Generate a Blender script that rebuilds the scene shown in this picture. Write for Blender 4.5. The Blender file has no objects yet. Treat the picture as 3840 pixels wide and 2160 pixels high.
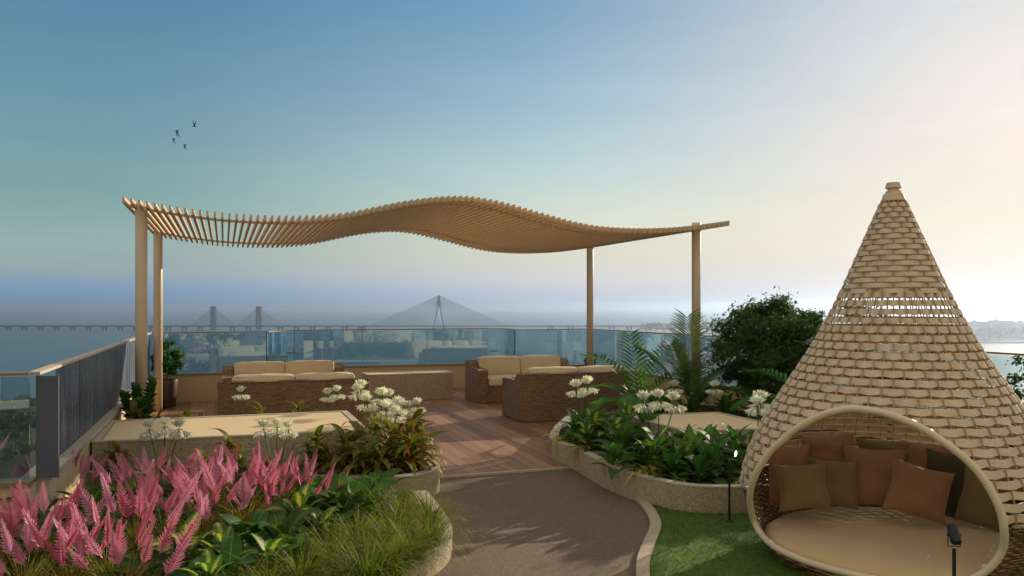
import bpy, bmesh, math, random
from math import sin, cos, pi, radians as rad, sqrt, atan2, tan
from mathutils import Vector, Matrix

# ------------------------------------------------------------------ camera, sky, sun, exposure
SC = bpy.context.scene
COL = SC.collection
F, CX, HY, H = 3050.0, 1920.0, 1151.0, 1.8        # focal length and principal point in pixels of the 3840 px photograph
cam = bpy.data.objects.new('camera', bpy.data.cameras.new('camera'))
COL.objects.link(cam); SC.camera = cam
cam.location = (0, 0, H); cam.rotation_euler = (rad(90), 0, 0)
cam.data.sensor_width = 36; cam.data.lens = F / 3840 * 36
cam.data.shift_y = (HY - 1080) / 3840
cam.data.clip_start = .05; cam.data.clip_end = 60000

SUN_AZ, SUN_EL = rad(40), rad(15.5)               # azimuth to the right of the view direction (+Y)
W = bpy.data.worlds.new('World'); SC.world = W; W.use_nodes = True
wn = W.node_tree; wn.nodes.clear()
def NN(nt, typ, **kw):
    n = nt.nodes.new(typ)
    for k, v in kw.items():
        if k.startswith('_'): setattr(n, k[1:], v)
        else:
            key = k.replace('__', ' ')
            n.inputs[key if not key[0] == 'i' or not key[1:].isdigit() else int(key[1:])].default_value = v
    return n
def LK(nt, a, b): nt.links.new(a, b)
def MATH(nt, op, a, b=None, c=None, clamp=False):
    n = nt.nodes.new('ShaderNodeMath'); n.operation = op; n.use_clamp = clamp
    for i, v in enumerate((a, b, c)):
        if v is None: continue
        if isinstance(v, (int, float)): n.inputs[i].default_value = v
        else: nt.links.new(v, n.inputs[i])
    return n.outputs[0]
def SRGB(r, g, b):
    f = lambda c: (c/255/12.92) if c/255 <= .04045 else ((c/255+.055)/1.055)**2.4
    return (f(r), f(g), f(b), 1)
def RAMP(nt, fac, stops, interp='LINEAR'):
    n = nt.nodes.new('ShaderNodeValToRGB'); cr = n.color_ramp; cr.interpolation = interp
    while len(cr.elements) > 1: cr.elements.remove(cr.elements[-1])
    cr.elements[0].position = stops[0][0]; cr.elements[0].color = stops[0][1]
    for p, c in stops[1:]:
        e = cr.elements.new(p); e.color = c
    if fac is not None: nt.links.new(fac, n.inputs[0])
    return n.outputs[0]
def MIX(nt, fac, a, b, mode='MIX'):
    n = nt.nodes.new('ShaderNodeMix'); n.data_type = 'RGBA'; n.blend_type = mode
    for s, v in ((n.inputs[0], fac), (n.inputs[6], a), (n.inputs[7], b)):
        if isinstance(v, (int, float, tuple)): s.default_value = v
        else: nt.links.new(v, s)
    return n.outputs[2]
def noise_(nt, vec, sc):
    n = NN(nt, 'ShaderNodeTexNoise', Scale=sc, Detail=5, Roughness=.6, Distortion=.6); nt.links.new(vec, n.inputs['Vector']); return n.outputs['Fac']
sep = wn.nodes.new('ShaderNodeSeparateXYZ')
tc = NN(wn, 'ShaderNodeTexCoord'); LK(wn, tc.outputs['Generated'], sep.inputs[0])
zc = sep.outputs[2]
hl = MATH(wn, 'SQRT', MATH(wn, 'ADD', MATH(wn, 'MULTIPLY', sep.outputs[0], sep.outputs[0]), MATH(wn, 'MULTIPLY', sep.outputs[1], sep.outputs[1])))
hl = MATH(wn, 'MAXIMUM', hl, .02)
dot = MATH(wn, 'DIVIDE', MATH(wn, 'ADD', MATH(wn, 'MULTIPLY', sep.outputs[0], sin(SUN_AZ)), MATH(wn, 'MULTIPLY', sep.outputs[1], cos(SUN_AZ))), hl)
# angle away from the sun's azimuth, 0 at the sun, 1 straight opposite
ang = MATH(wn, 'DIVIDE', MATH(wn, 'ARCCOSINE', MATH(wn, 'MINIMUM', MATH(wn, 'MAXIMUM', dot, -1.0), 1.0)), pi)
zz = MATH(wn, 'ADD', MATH(wn, 'MULTIPLY', zc, 1.6), .1, clamp=True)      # z 0 -> .1 ; z .35 -> .66
S_ = lambda z: min(1, z*1.6 + .1)
sky_far = RAMP(wn, zz, [(0, SRGB(96,138,172)), (S_(-.012), SRGB(96,140,176)), (S_(.006), SRGB(102,146,186)), (S_(.020), SRGB(122,154,186)), (S_(.04), SRGB(148,166,172)), (S_(.07), SRGB(146,172,166)), (S_(.13), SRGB(120,160,160)), (S_(.2), SRGB(108,148,164)), (S_(.33), SRGB(84,126,158)), (1, SRGB(64,108,152))])
sky_mid = RAMP(wn, zz, [(0, SRGB(150,170,196)), (S_(-.012), SRGB(156,174,200)), (S_(.01), SRGB(176,188,210)), (S_(.03), SRGB(204,204,208)), (S_(.06), SRGB(212,210,194)), (S_(.10), SRGB(208,214,198)), (S_(.16), SRGB(182,206,206)), (S_(.24), SRGB(150,184,202)), (S_(.34), SRGB(118,158,188)), (.8, SRGB(100,142,178)), (1, SRGB(75,120,165))])
sky_sun = RAMP(wn, zz, [(0, SRGB(216,212,206)), (S_(0), SRGB(218,212,208)), (S_(.04), SRGB(222,214,206)), (S_(.09), SRGB(226,218,200)), (S_(.17), SRGB(226,214,206)), (S_(.26), SRGB(216,212,210)), (S_(.36), SRGB(198,204,210)), (.8, SRGB(150,176,204)), (1, SRGB(110,146,185))])
f1 = RAMP(wn, ang, [(.03, (1,1,1,1)), (.23, (0,0,0,1))], 'EASE')
f2 = RAMP(wn, ang, [(.18, (0,0,0,1)), (.38, (1,1,1,1))], 'EASE')
skyc = MIX(wn, f1, MIX(wn, f2, sky_mid, sky_far), sky_sun)
nish = NN(wn, 'ShaderNodeTexSky', _sky_type='NISHITA', _sun_disc=False)
nish.sun_elevation = SUN_EL; nish.sun_rotation = SUN_AZ; nish.dust_density = 2.5; nish.air_density = 1.0
nz = wn.nodes.new('ShaderNodeVectorMath'); nz.operation = 'SCALE'; LK(wn, nish.outputs[0], nz.inputs[0]); nz.inputs[3].default_value = .06
warm = MIX(wn, .03, skyc, nz.outputs[0])
bg = NN(wn, 'ShaderNodeBackground', Strength=1.06); # faint uneven streaks of high haze
skm = wn.nodes.new('ShaderNodeMapping'); LK(wn, tc.outputs['Generated'], skm.inputs[0]); skm.inputs['Scale'].default_value = (1.6, 1.6, 9); skm.inputs['Rotation'].default_value = (.12, .2, .3)
warm = MIX(wn, 1.0, warm, RAMP(wn, noise_(wn, skm.outputs[0], 1.6), [(.3,(.955,.96,.965,1)),(.7,(1.045,1.035,1.03,1))]), 'MULTIPLY')
# warm fill colour added to the unseen sky overhead and behind the viewer
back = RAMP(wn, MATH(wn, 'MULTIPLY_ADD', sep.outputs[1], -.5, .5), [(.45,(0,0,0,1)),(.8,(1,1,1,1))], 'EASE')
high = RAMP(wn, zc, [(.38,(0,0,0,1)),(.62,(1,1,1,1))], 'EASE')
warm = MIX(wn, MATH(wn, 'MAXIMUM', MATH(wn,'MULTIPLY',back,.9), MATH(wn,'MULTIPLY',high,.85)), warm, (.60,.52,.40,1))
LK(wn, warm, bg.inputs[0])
wo = NN(wn, 'ShaderNodeOutputWorld'); LK(wn, bg.outputs[0], wo.inputs[0])

sun = bpy.data.objects.new('sun', bpy.data.lights.new('sun', 'SUN')); COL.objects.link(sun)
sun.data.energy = 5.0; sun.data.angle = rad(.6); sun.data.color = (1, .83, .62)
sd = Vector((sin(SUN_AZ)*cos(SUN_EL), cos(SUN_AZ)*cos(SUN_EL), sin(SUN_EL)))
sun.rotation_euler = sd.to_track_quat('Z', 'Y').to_euler()
SC.view_settings.view_transform = 'Standard'; SC.view_settings.look = 'None'
SC.view_settings.exposure = .07; SC.view_settings.gamma = 1
try:
    SC.cycles.max_bounces = 8; SC.cycles.transparent_max_bounces = 16; SC.cycles.volume_bounces = 0
    SC.cycles.caustics_reflective = False; SC.cycles.caustics_refractive = False
    SC.cycles.use_denoising = True
except Exception: pass

# ------------------------------------------------------------------ helpers
R = random.Random(7)
TH = rad(19.5); B = Vector((cos(TH), sin(TH), 0)); A = Vector((-sin(TH), cos(TH), 0))   # terrace grid directions
def GP(px, py, z=0.0):
    y = F*(H-z)/(py-HY); return Vector(((px-CX)/F*y, y, z))
def XP(px, Y, z=0.0): return Vector(((px-CX)/F*Y, Y, z))
def crom(pts, n=6, closed=False):
    pts = [Vector(p) for p in pts]; out = []; N = len(pts)
    for i in range(N if closed else N-1):
        p0 = pts[(i-1) % N] if closed or i > 0 else pts[0]*2-pts[1]
        p1 = pts[i]; p2 = pts[(i+1) % N]
        p3 = pts[(i+2) % N] if closed or i+2 < N else p2*2-p1
        for k in range(n):
            t = k/n
            out.append(.5*((2*p1)+(p2-p0)*t+(2*p0-5*p1+4*p2-p3)*t*t+(3*p1-p0-3*p2+p3)*t**3))
    if not closed: out.append(pts[-1])
    return out
class MB:
    def __init__(s, o=(0,0,0)): s.v = []; s.f = []; s.uv = []; s.o = Vector(o)
    def add(s, vs, fs, uvs=None):
        k = len(s.v); s.v += [(p[0]-s.o[0], p[1]-s.o[1], p[2]-s.o[2]) for p in vs]
        for i, f in enumerate(fs):
            s.f.append([q+k for q in f])
            s.uv += [uvs[q] for q in f] if uvs else [(0, 0)]*len(f)
    def box(s, c, h, ax=None):
        ax = ax or (Vector((1,0,0)), Vector((0,1,0)), Vector((0,0,1))); c = Vector(c)
        vs = [c+ax[0]*h[0]*i+ax[1]*h[1]*j+ax[2]*h[2]*k for k in (-1,1) for j in (-1,1) for i in (-1,1)]
        s.add(vs, [(0,2,3,1),(4,5,7,6),(0,1,5,4),(2,6,7,3),(0,4,6,2),(1,3,7,5)])
    def prism(s, poly, z0, z1, bottom=True):
        n = len(poly); vs = [(p[0],p[1],z0) for p in poly]+[(p[0],p[1],z1) for p in poly]
        fs = [(i,(i+1)%n,(i+1)%n+n,i+n) for i in range(n)]+[tuple(range(n,2*n))]
        if bottom: fs.append(tuple(range(n-1,-1,-1)))
        s.add(vs, fs)
    def ribbon(s, pts, w0, w1, z0, z1, closed=False):
        """wall along a plan polyline; w0, w1 = offsets to its right and left"""
        pts = [Vector((p[0],p[1])) for p in pts]; n = len(pts); L = []; Rr = []
        for i in range(n):
            a = pts[(i-1)%n] if closed or i > 0 else None; b = pts[(i+1)%n] if closed or i < n-1 else None
            d1 = (pts[i]-a).normalized() if a is not None else None; d2 = (b-pts[i]).normalized() if b is not None else None
            d = ((d1 or d2)+(d2 or d1)).normalized(); nn = Vector((-d.y, d.x))
            q = d1 or d2; m = max(.35, nn.dot(Vector((-q.y, q.x))))
            L.append(pts[i]+nn*w1/m); Rr.append(pts[i]+nn*w0/m)
        vs = []
        for l, r in zip(L, Rr): vs += [(r.x,r.y,z0),(l.x,l.y,z0),(l.x,l.y,z1),(r.x,r.y,z1)]
        fs = []
        for i in range(n if closed else n-1):
            a = 4*i; b = 4*((i+1)%n)
            fs += [(a,a+3,b+3,b),(a+1,b+1,b+2,a+2),(a+3,a+2,b+2,b+3),(a,b,b+1,a+1)]
        if not closed: fs += [(0,1,2,3),(4*n-4,4*n-1,4*n-2,4*n-3)]
        s.add(vs, fs)
    def tube(s, pts, r, n=8, cap=True, closed=False):
        pts = [Vector(p) for p in pts]; m = len(pts); rs = r if isinstance(r, (list, tuple)) else [r]*m
        vs = []; up = Vector((0,0,1)); prev = None
        for i in range(m):
            a = pts[(i-1)%m] if closed else pts[max(i-1,0)]; b = pts[(i+1)%m] if closed else pts[min(i+1,m-1)]
            d = (b-a).normalized()
            if prev is None:
                x = d.cross(up if abs(d.z) < .95 else Vector((1,0,0))).normalized()
            else: x = (prev-d*prev.dot(d)).normalized()
            prev = x; y = d.cross(x)
            for k in range(n):
                t = 2*pi*k/n; vs.append(pts[i]+(x*cos(t)+y*sin(t))*rs[i])
        fs = []
        for i in range(m if closed else m-1):
            j = (i+1) % m
            for k in range(n): fs.append((i*n+k, i*n+(k+1)%n, j*n+(k+1)%n, j*n+k))
        if cap and not closed: fs += [tuple(range(n-1,-1,-1)), tuple(range((m-1)*n, m*n))]
        s.add(vs, fs)
    def lathe(s, prof, c=(0,0,0), n=24, caps=True):
        c = Vector(c); vs = []
        for r, z in prof:
            for k in range(n): vs.append(c+Vector((r*cos(2*pi*k/n), r*sin(2*pi*k/n), z)))
        m = len(prof); fs = [(i*n+k, i*n+(k+1)%n, (i+1)*n+(k+1)%n, (i+1)*n+k) for i in range(m-1) for k in range(n)]
        if caps: fs += [tuple(range(n-1,-1,-1)), tuple(range((m-1)*n, m*n))]
        s.add(vs, fs)
    def build(s, name, mat, parent=None, smooth=False, bevel=0, loc=None):
        me = bpy.data.meshes.new(name); me.from_pydata(s.v, [], s.f); me.update()
        ul = me.uv_layers.new(name='UVMap'); ul.data.foreach_set('uv', [c for q in s.uv for c in q])
        me.materials.append(mat)
        if smooth: me.polygons.foreach_set('use_smooth', [True]*len(me.polygons))
        o = bpy.data.objects.new(name, me); COL.objects.link(o)
        if parent: o.parent = parent
        if loc: o.location = loc
        elif s.o.length > 0 and parent is None: o.location = s.o
        if bevel:
            b = o.modifiers.new('bevel', 'BEVEL'); b.width = bevel; b.segments = 2; b.limit_method = 'ANGLE'
        return o
def tag(o, label=None, cat=None, group=None, kind=None):
    if label: o['label'] = label
    if cat: o['category'] = cat
    if group: o['group'] = group
    if kind: o['kind'] = kind
    return o
def thing(name, loc, label, cat, group=None, rz=0, sc=1):
    o = bpy.data.objects.new(name, None); COL.objects.link(o); o.empty_display_size = .2
    o.location = loc; o.rotation_euler.z = rz; o.scale = (sc,)*3
    return tag(o, label, cat, group)
def copy_tree(root, loc, rz, sc, label, group=None):
    r = root.copy(); COL.objects.link(r); r.location = loc; r.rotation_euler = (0, 0, rz); r.scale = (sc,)*3
    r['label'] = label
    if group: r['group'] = group
    for ch in root.children:
        c = ch.copy(); COL.objects.link(c); c.parent = r
        for g in ch.children:
            d = g.copy(); COL.objects.link(d); d.parent = c
    return r

# ------------------------------------------------------------------ materials
def newmat(name):
    m = bpy.data.materials.new(name); m.use_nodes = True; nt = m.node_tree
    p = nt.nodes['Principled BSDF']; return m, nt, p
def coords(nt, kind='Object', scale=1.0, vec=None):
    t = nt.nodes.new('ShaderNodeTexCoord'); mp = nt.nodes.new('ShaderNodeMapping')
    LK(nt, t.outputs[kind], mp.inputs[0]); mp.inputs['Scale'].default_value = vec or (scale,)*3
    return mp.outputs[0]
def noise(nt, vec, scale, detail=4, rough=.55):
    n = NN(nt, 'ShaderNodeTexNoise', Scale=scale, Detail=detail, Roughness=rough); LK(nt, vec, n.inputs['Vector']); return n.outputs['Fac']
def bump(nt, p, h, strength=.3, dist=.01):
    b = NN(nt, 'ShaderNodeBump', Strength=strength, Distance=dist); LK(nt, h, b.inputs['Height']); LK(nt, b.outputs[0], p.inputs['Normal'])
def plain(name, col, rough=.6, var=.12, scale=6, bs=.15, bd=.004, spec=.5, metal=0, bscale=60):
    m, nt, p = newmat(name); v = coords(nt)
    n = noise(nt, v, scale, 5)
    c = RAMP(nt, n, [(.25, tuple(x*(1-var) for x in col[:3])+(1,)), (.75, tuple(min(1, x*(1+var)) for x in col[:3])+(1,))])
    LK(nt, c, p.inputs['Base Color']); p.inputs['Roughness'].default_value = rough
    p.inputs['Specular IOR Level'].default_value = spec; p.inputs['Metallic'].default_value = metal
    if bs: bump(nt, p, noise(nt, v, bscale, 4), bs, bd)
    return m
def speckle(name, c0, c1, c2, scale=140, rough=.75, bs=.3, big=.12):
    m, nt, p = newmat(name); v = coords(nt)
    vo = NN(nt, 'ShaderNodeTexVoronoi', Scale=scale); LK(nt, v, vo.inputs['Vector'])
    rr = nt.nodes.new('ShaderNodeSeparateColor'); LK(nt, vo.outputs['Color'], rr.inputs[0])
    c = RAMP(nt, rr.outputs[0], [(0, c0), (.28, c0), (.34, c1), (.72, c1), (.8, c2)])
    n = noise(nt, v, 2.2, 5)
    c = MIX(nt, 1.0, c, RAMP(nt, n, [(.3, (1-big,)*3+(1,)), (.7, (1,1,1,1))]), 'MULTIPLY')
    c = MIX(nt, .55, c, MIX(nt, noise(nt, v, scale*1.8, 2), c0, c2))
    LK(nt, c, p.inputs['Base Color']); p.inputs['Roughness'].default_value = rough
    bump(nt, p, rr.outputs[1], bs, .002)
    return m
M = {}
M['stone'] = speckle('speckled_stone', SRGB(112,96,78), SRGB(176,158,132), SRGB(218,204,178), 120)
M['stone_trim'] = speckle('stone_trim', SRGB(140,128,112), SRGB(192,180,160), SRGB(220,212,196), 200, bs=.15)
M['coping'] = speckle('brown_coping', SRGB(86,74,56), SRGB(140,122,94), SRGB(186,168,136), 170, .5, bs=.2)
M['path'] = speckle('path_aggregate', SRGB(74,61,52), SRGB(104,87,74), SRGB(136,116,99), 95, .85, bs=.4, big=.16)
M['curb'] = speckle('curb_stone', SRGB(128,116,98), SRGB(176,162,140), SRGB(208,196,172), 150)
M['plaster'] = plain('cream_plaster', SRGB(206,186,150), .8, .06, 3, .25, .003, bscale=45)
M['cream_panel'] = plain('cream_panel', SRGB(222,200,160), .65, .03, 2, .05, .002)
M['column'] = plain('column_paint', SRGB(214,198,172), .45, .03, 2, .05, .001)
M['slat'] = plain('slat_timber', SRGB(208,182,144), .55, .10, 9, .2, .002)
M['black'] = plain('black_metal', SRGB(26,26,28), .45, .2, 12, .05, .001)
M['soil'] = plain('bark_soil', SRGB(48,36,26), .95, .5, 25, .8, .02)
M['pot'] = plain('dark_pot', SRGB(56,34,30), .4, .15, 8, .1, .002)
M['bark'] = plain('bark', SRGB(84,66,48), .9, .3, 14, .6, .01)
M['gull'] = plain('gull_feathers', SRGB(86,96,104), .8, .4, 3, 0)
M['steel'] = plain('brushed_steel', SRGB(120,130,140), .3, .05, 8, 0, metal=.6)
M['bridge'] = plain('bridge_concrete', SRGB(46,52,66), .9, .06, .02, 0)
M['bank'] = plain('far_bank', SRGB(120,116,96), .9, .2, .02, 0)
M['facade'] = plain('far_facade', SRGB(172,166,158), .9, .1, .05, 0)
M['window'] = plain('far_window', SRGB(60,66,74), .3, .1, .05, 0)
M['land'] = plain('low_land', SRGB(26,30,20), .95, .5, .03, 0)
M['sand'] = plain('beach_sand', SRGB(112,90,66), .95, .15, .02, 0)
M['boat'] = plain('boat_hull', SRGB(74,58,52), .6, .2, .4, 0)
M['boat_white'] = plain('boat_white', SRGB(190,186,178), .5, .1, .4, 0)

# deck boards run along A: stripes across B
def deck_mat():
    m, nt, p = newmat('deck_boards'); t = nt.nodes.new('ShaderNodeTexCoord'); mp = nt.nodes.new('ShaderNodeMapping')
    LK(nt, t.outputs['Object'], mp.inputs[0]); mp.inputs['Rotation'].default_value = (0, 0, -TH)
    sp = nt.nodes.new('ShaderNodeSeparateXYZ'); LK(nt, mp.outputs[0], sp.inputs[0])
    bw = .145; u = MATH(nt, 'DIVIDE', sp.outputs[0], bw); fr = MATH(nt, 'FRACT', MATH(nt, 'ADD', u, 100)); idx = MATH(nt, 'FLOOR', u)
    wn_ = NN(nt, 'ShaderNodeTexWhiteNoise', _noise_dimensions='1D'); LK(nt, idx, wn_.inputs['W'])
    lv = MATH(nt, 'ADD', MATH(nt, 'DIVIDE', sp.outputs[1], 2.4), MATH(nt, 'MULTIPLY', wn_.outputs[0], 7.0))
    lf = MATH(nt, 'FRACT', MATH(nt, 'ADD', lv, 50)); li = MATH(nt, 'FLOOR', lv)
    wn2 = NN(nt, 'ShaderNodeTexWhiteNoise', _noise_dimensions='2D'); cb = nt.nodes.new('ShaderNodeCombineXYZ')
    LK(nt, idx, cb.inputs[0]); LK(nt, li, cb.inputs[1]); LK(nt, cb.outputs[0], wn2.inputs['Vector'])
    mp2 = nt.nodes.new('ShaderNodeMapping'); LK(nt, mp.outputs[0], mp2.inputs[0]); mp2.inputs['Scale'].default_value = (60, 2.2, 10)
    gr = noise(nt, mp2.outputs[0], 1, 5, .6)
    c = RAMP(nt, MATH(nt, 'ADD', MATH(nt, 'MULTIPLY', gr, .6), MATH(nt, 'MULTIPLY', wn2.outputs[0], .4)), [(.25, SRGB(122,88,66)), (.55, SRGB(152,113,86)), (.8, SRGB(174,133,102))])
    gap = MATH(nt, 'LESS_THAN', MATH(nt, 'MINIMUM', fr, MATH(nt, 'SUBTRACT', 1.0, fr)), .028)
    gap = MATH(nt, 'MAXIMUM', gap, MATH(nt, 'LESS_THAN', lf, .0022))
    c = MIX(nt, MATH(nt, 'MULTIPLY', gap, .8), c, SRGB(40,28,22)); LK(nt, c, p.inputs['Base Color']); p.inputs['Roughness'].default_value = .55
    p.inputs['Specular IOR Level'].default_value = .35
    bump(nt, p, MATH(nt, 'SUBTRACT', MATH(nt, 'MULTIPLY', gr, .25), gap), .6, .004)
    return m
M['deck'] = deck_mat()
def wicker_mat(name, dark, mid, light, row=.013, colw=.034):
    """over-under weave in object space, phase alternating row by row"""
    m, nt, p = newmat(name); t = nt.nodes.new('ShaderNodeTexCoord'); sp = nt.nodes.new('ShaderNodeSeparateXYZ'); LK(nt, t.outputs['Object'], sp.inputs[0])
    nz_ = noise(nt, t.outputs['Object'], 9, 3)
    zz_ = MATH(nt, 'ADD', MATH(nt, 'DIVIDE', MATH(nt, 'ADD', sp.outputs[2], MATH(nt, 'MULTIPLY', sp.outputs[1], .0)), row), MATH(nt, 'MULTIPLY', nz_, 1.2))
    ri = MATH(nt, 'FLOOR', zz_); rf = MATH(nt, 'FRACT', MATH(nt, 'ADD', zz_, 100))
    xx = MATH(nt, 'DIVIDE', MATH(nt, 'ADD', sp.outputs[0], sp.outputs[1]), colw)
    ph = MATH(nt, 'SINE', MATH(nt, 'MULTIPLY', MATH(nt, 'ADD', xx, ri), pi))
    rowp = MATH(nt, 'SINE', MATH(nt, 'MULTIPLY', rf, pi))
    h = MATH(nt, 'MULTIPLY', rowp, MATH(nt, 'MULTIPLY_ADD', ph, .42, .58))
    wn_ = NN(nt, 'ShaderNodeTexWhiteNoise', _noise_dimensions='2D'); cb = nt.nodes.new('ShaderNodeCombineXYZ')
    LK(nt, MATH(nt, 'FLOOR', MATH(nt, 'MULTIPLY', xx, .5)), cb.inputs[0]); LK(nt, ri, cb.inputs[1]); LK(nt, cb.outputs[0], wn_.inputs['Vector'])
    fac = MATH(nt, 'ADD', MATH(nt, 'MULTIPLY', h, .75), MATH(nt, 'MULTIPLY', wn_.outputs[0], .25))
    c = RAMP(nt, fac, [(.08, dark), (.45, mid), (.95, light)]); LK(nt, c, p.inputs['Base Color'])
    p.inputs['Roughness'].default_value = .5; bump(nt, p, h, .9, .006)
    return m
M['wicker'] = wicker_mat('brown_wicker', SRGB(56,40,28), SRGB(138,106,76), SRGB(190,154,114))
M['bowl'] = wicker_mat('bowl_wicker', SRGB(58,36,22), SRGB(140,98,64), SRGB(190,146,104), .02, .05)
def fabric(name, col, var=.08):
    m, nt, p = newmat(name); v = coords(nt)
    n = noise(nt, v, 4, 5); c = RAMP(nt, n, [(.3, tuple(x*(1-var) for x in col[:3])+(1,)), (.7, tuple(min(1, x*(1+var)) for x in col[:3])+(1,))])
    f1_ = NN(nt, 'ShaderNodeTexWave', Scale=120, Distortion=1.5); LK(nt, v, f1_.inputs['Vector'])
    v2 = coords(nt, 'Object', 1, (300, 300, 40)); th = noise(nt, v2, 1, 2)
    c = MIX(nt, .35, c, MIX(nt, th, tuple(x*.7 for x in col[:3])+(1,), tuple(min(1, x*1.25) for x in col[:3])+(1,)))
    LK(nt, c, p.inputs['Base Color']); p.inputs['Roughness'].default_value = .9; p.inputs['Specular IOR Level'].default_value = .15
    p.inputs['Sheen Weight'].default_value = .25
    bump(nt, p, MATH(nt, 'ADD', MATH(nt, 'MULTIPLY', th, .3), noise(nt, v, 14, 3)), .35, .006)
    return m
M['cushion'] = fabric('sofa_fabric', SRGB(214,196,162), .04)
M['piping'] = fabric('piping', SRGB(235,224,200), .03)
M['terracotta'] = fabric('terracotta_linen', SRGB(160,120,92))
M['olive'] = fabric('olive_linen', SRGB(132,114,78))
M['dark_olive'] = fabric('dark_olive_linen', SRGB(80,76,58))
M['mattress'] = fabric('mattress_fabric', SRGB(212,186,144), .05)
def strap_mat():
    m, nt, p = newmat('cream_strap'); v = coords(nt, 'Object', 1, (30, 30, 260)); n = MATH(nt, 'MULTIPLY_ADD', noise(nt, v, 1, 4), .65, MATH(nt, 'MULTIPLY', noise(nt, coords(nt, 'Object', 7), 1, 4), .35))
    c = RAMP(nt, n, [(.3, SRGB(188,166,134)), (.66, SRGB(232,214,184))]); LK(nt, c, p.inputs['Base Color'])
    p.inputs['Roughness'].default_value = .55; bump(nt, p, n, .25, .002); return m
M['strap'] = strap_mat()
M['hoop'] = plain('hoop_paint', SRGB(228,212,180), .4, .05, 5, .05, .001)
M['rib'] = plain('rib_cane', SRGB(176,148,102), .5, .1, 20, .1, .001)
M['rim'] = plain('rim_tube', SRGB(150,142,112), .4, .1, 8, .05, .001)
# glass: tinted, transparent, reflecting more at grazing angles
def glass_mat(name, tint, refl_tint=(.85,.95,1,1), base=.10, power=1.0, rough=.0):
    m, nt, p = newmat(name); nt.nodes.remove(p); out = nt.nodes['Material Output']
    tr = NN(nt, 'ShaderNodeBsdfTransparent', Color=tint); gl = NN(nt, 'ShaderNodeBsdfGlossy', Color=refl_tint, Roughness=rough)
    fr = NN(nt, 'ShaderNodeFresnel', IOR=1.55); fac = MATH(nt, 'ADD', MATH(nt, 'MULTIPLY', fr.outputs[0], power), base, clamp=True)
    mx = nt.nodes.new('ShaderNodeMixShader'); LK(nt, fac, mx.inputs[0]); LK(nt, tr.outputs[0], mx.inputs[1]); LK(nt, gl.outputs[0], mx.inputs[2])
    LK(nt, mx.outputs[0], out.inputs['Surface']); return m
M['glass'] = glass_mat('balustrade_glass', (.74,.84,.88,1), (.66,.80,.86,1), .14, 1.1)
M['glass_soft'] = glass_mat('clearer_balustrade_glass', (.76,.86,.90,1), (.60,.72,.78,1), .05, .45)
M['glass_edge'] = plain('glass_edge', SRGB(110,160,190), .2, .05, 5, 0)
def slate_glass():
    m, nt, p = newmat('streaked_dark_glass'); v = coords(nt, 'Object', 1, (14, 14, 1.3)); n = noise(nt, v, 1, 8, .7)
    v2 = coords(nt, 'Object', 1, (1,1,1)); n2 = noise(nt, v2, 34, 6, .75)
    c = RAMP(nt, MATH(nt, 'MULTIPLY_ADD', n2, .5, MATH(nt, 'MULTIPLY', n, .5)), [(.40, SRGB(46,56,72)), (.49, SRGB(66,78,96)), (.54, SRGB(104,116,134)), (.62, SRGB(150,158,172))])  # dark tone with vertical streaks and lighter specks mixed in
    LK(nt, c, p.inputs['Base Color']); p.inputs['Roughness'].default_value = .4; p.inputs['Specular IOR Level'].default_value = .12; return m
M['slate_glass'] = slate_glass()
M['fin'] = plain('grey_fin', SRGB(90,98,112), .35, .04, 2, 0, spec=.3)
def water_mat():
    m, nt, p = newmat('sea_water'); v = coords(nt, 'Object', 1, (.03, .09, .03)); n = noise(nt, v, 1, 8, .65)
    LK(nt, RAMP(nt, noise(nt, coords(nt, 'Object', .002), 1, 4), [(.3, SRGB(34,78,100)), (.7, SRGB(46,94,112))]), p.inputs['Base Color'])
    p.inputs['Roughness'].default_value = .4; p.inputs['IOR'].default_value = 1.33; bump(nt, p, n, .35, 3); return m
M['water'] = water_mat()
def grass_mat(name, c0, c1):
    m, nt, p = newmat(name); v = coords(nt, 'Object', 1); n = noise(nt, v, 3, 6, .7); n2 = noise(nt, v, 90, 3)
    c = RAMP(nt, MATH(nt, 'MULTIPLY_ADD', n2, .6, MATH(nt, 'MULTIPLY', n, .4)), [(.3, c0), (.7, c1)]); LK(nt, c, p.inputs['Base Color'])
    p.inputs['Roughness'].default_value = .8; bump(nt, p, n2, .8, .01); return m
M['lawn'] = grass_mat('lawn_base', SRGB(50,78,26), SRGB(92,122,42))
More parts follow.
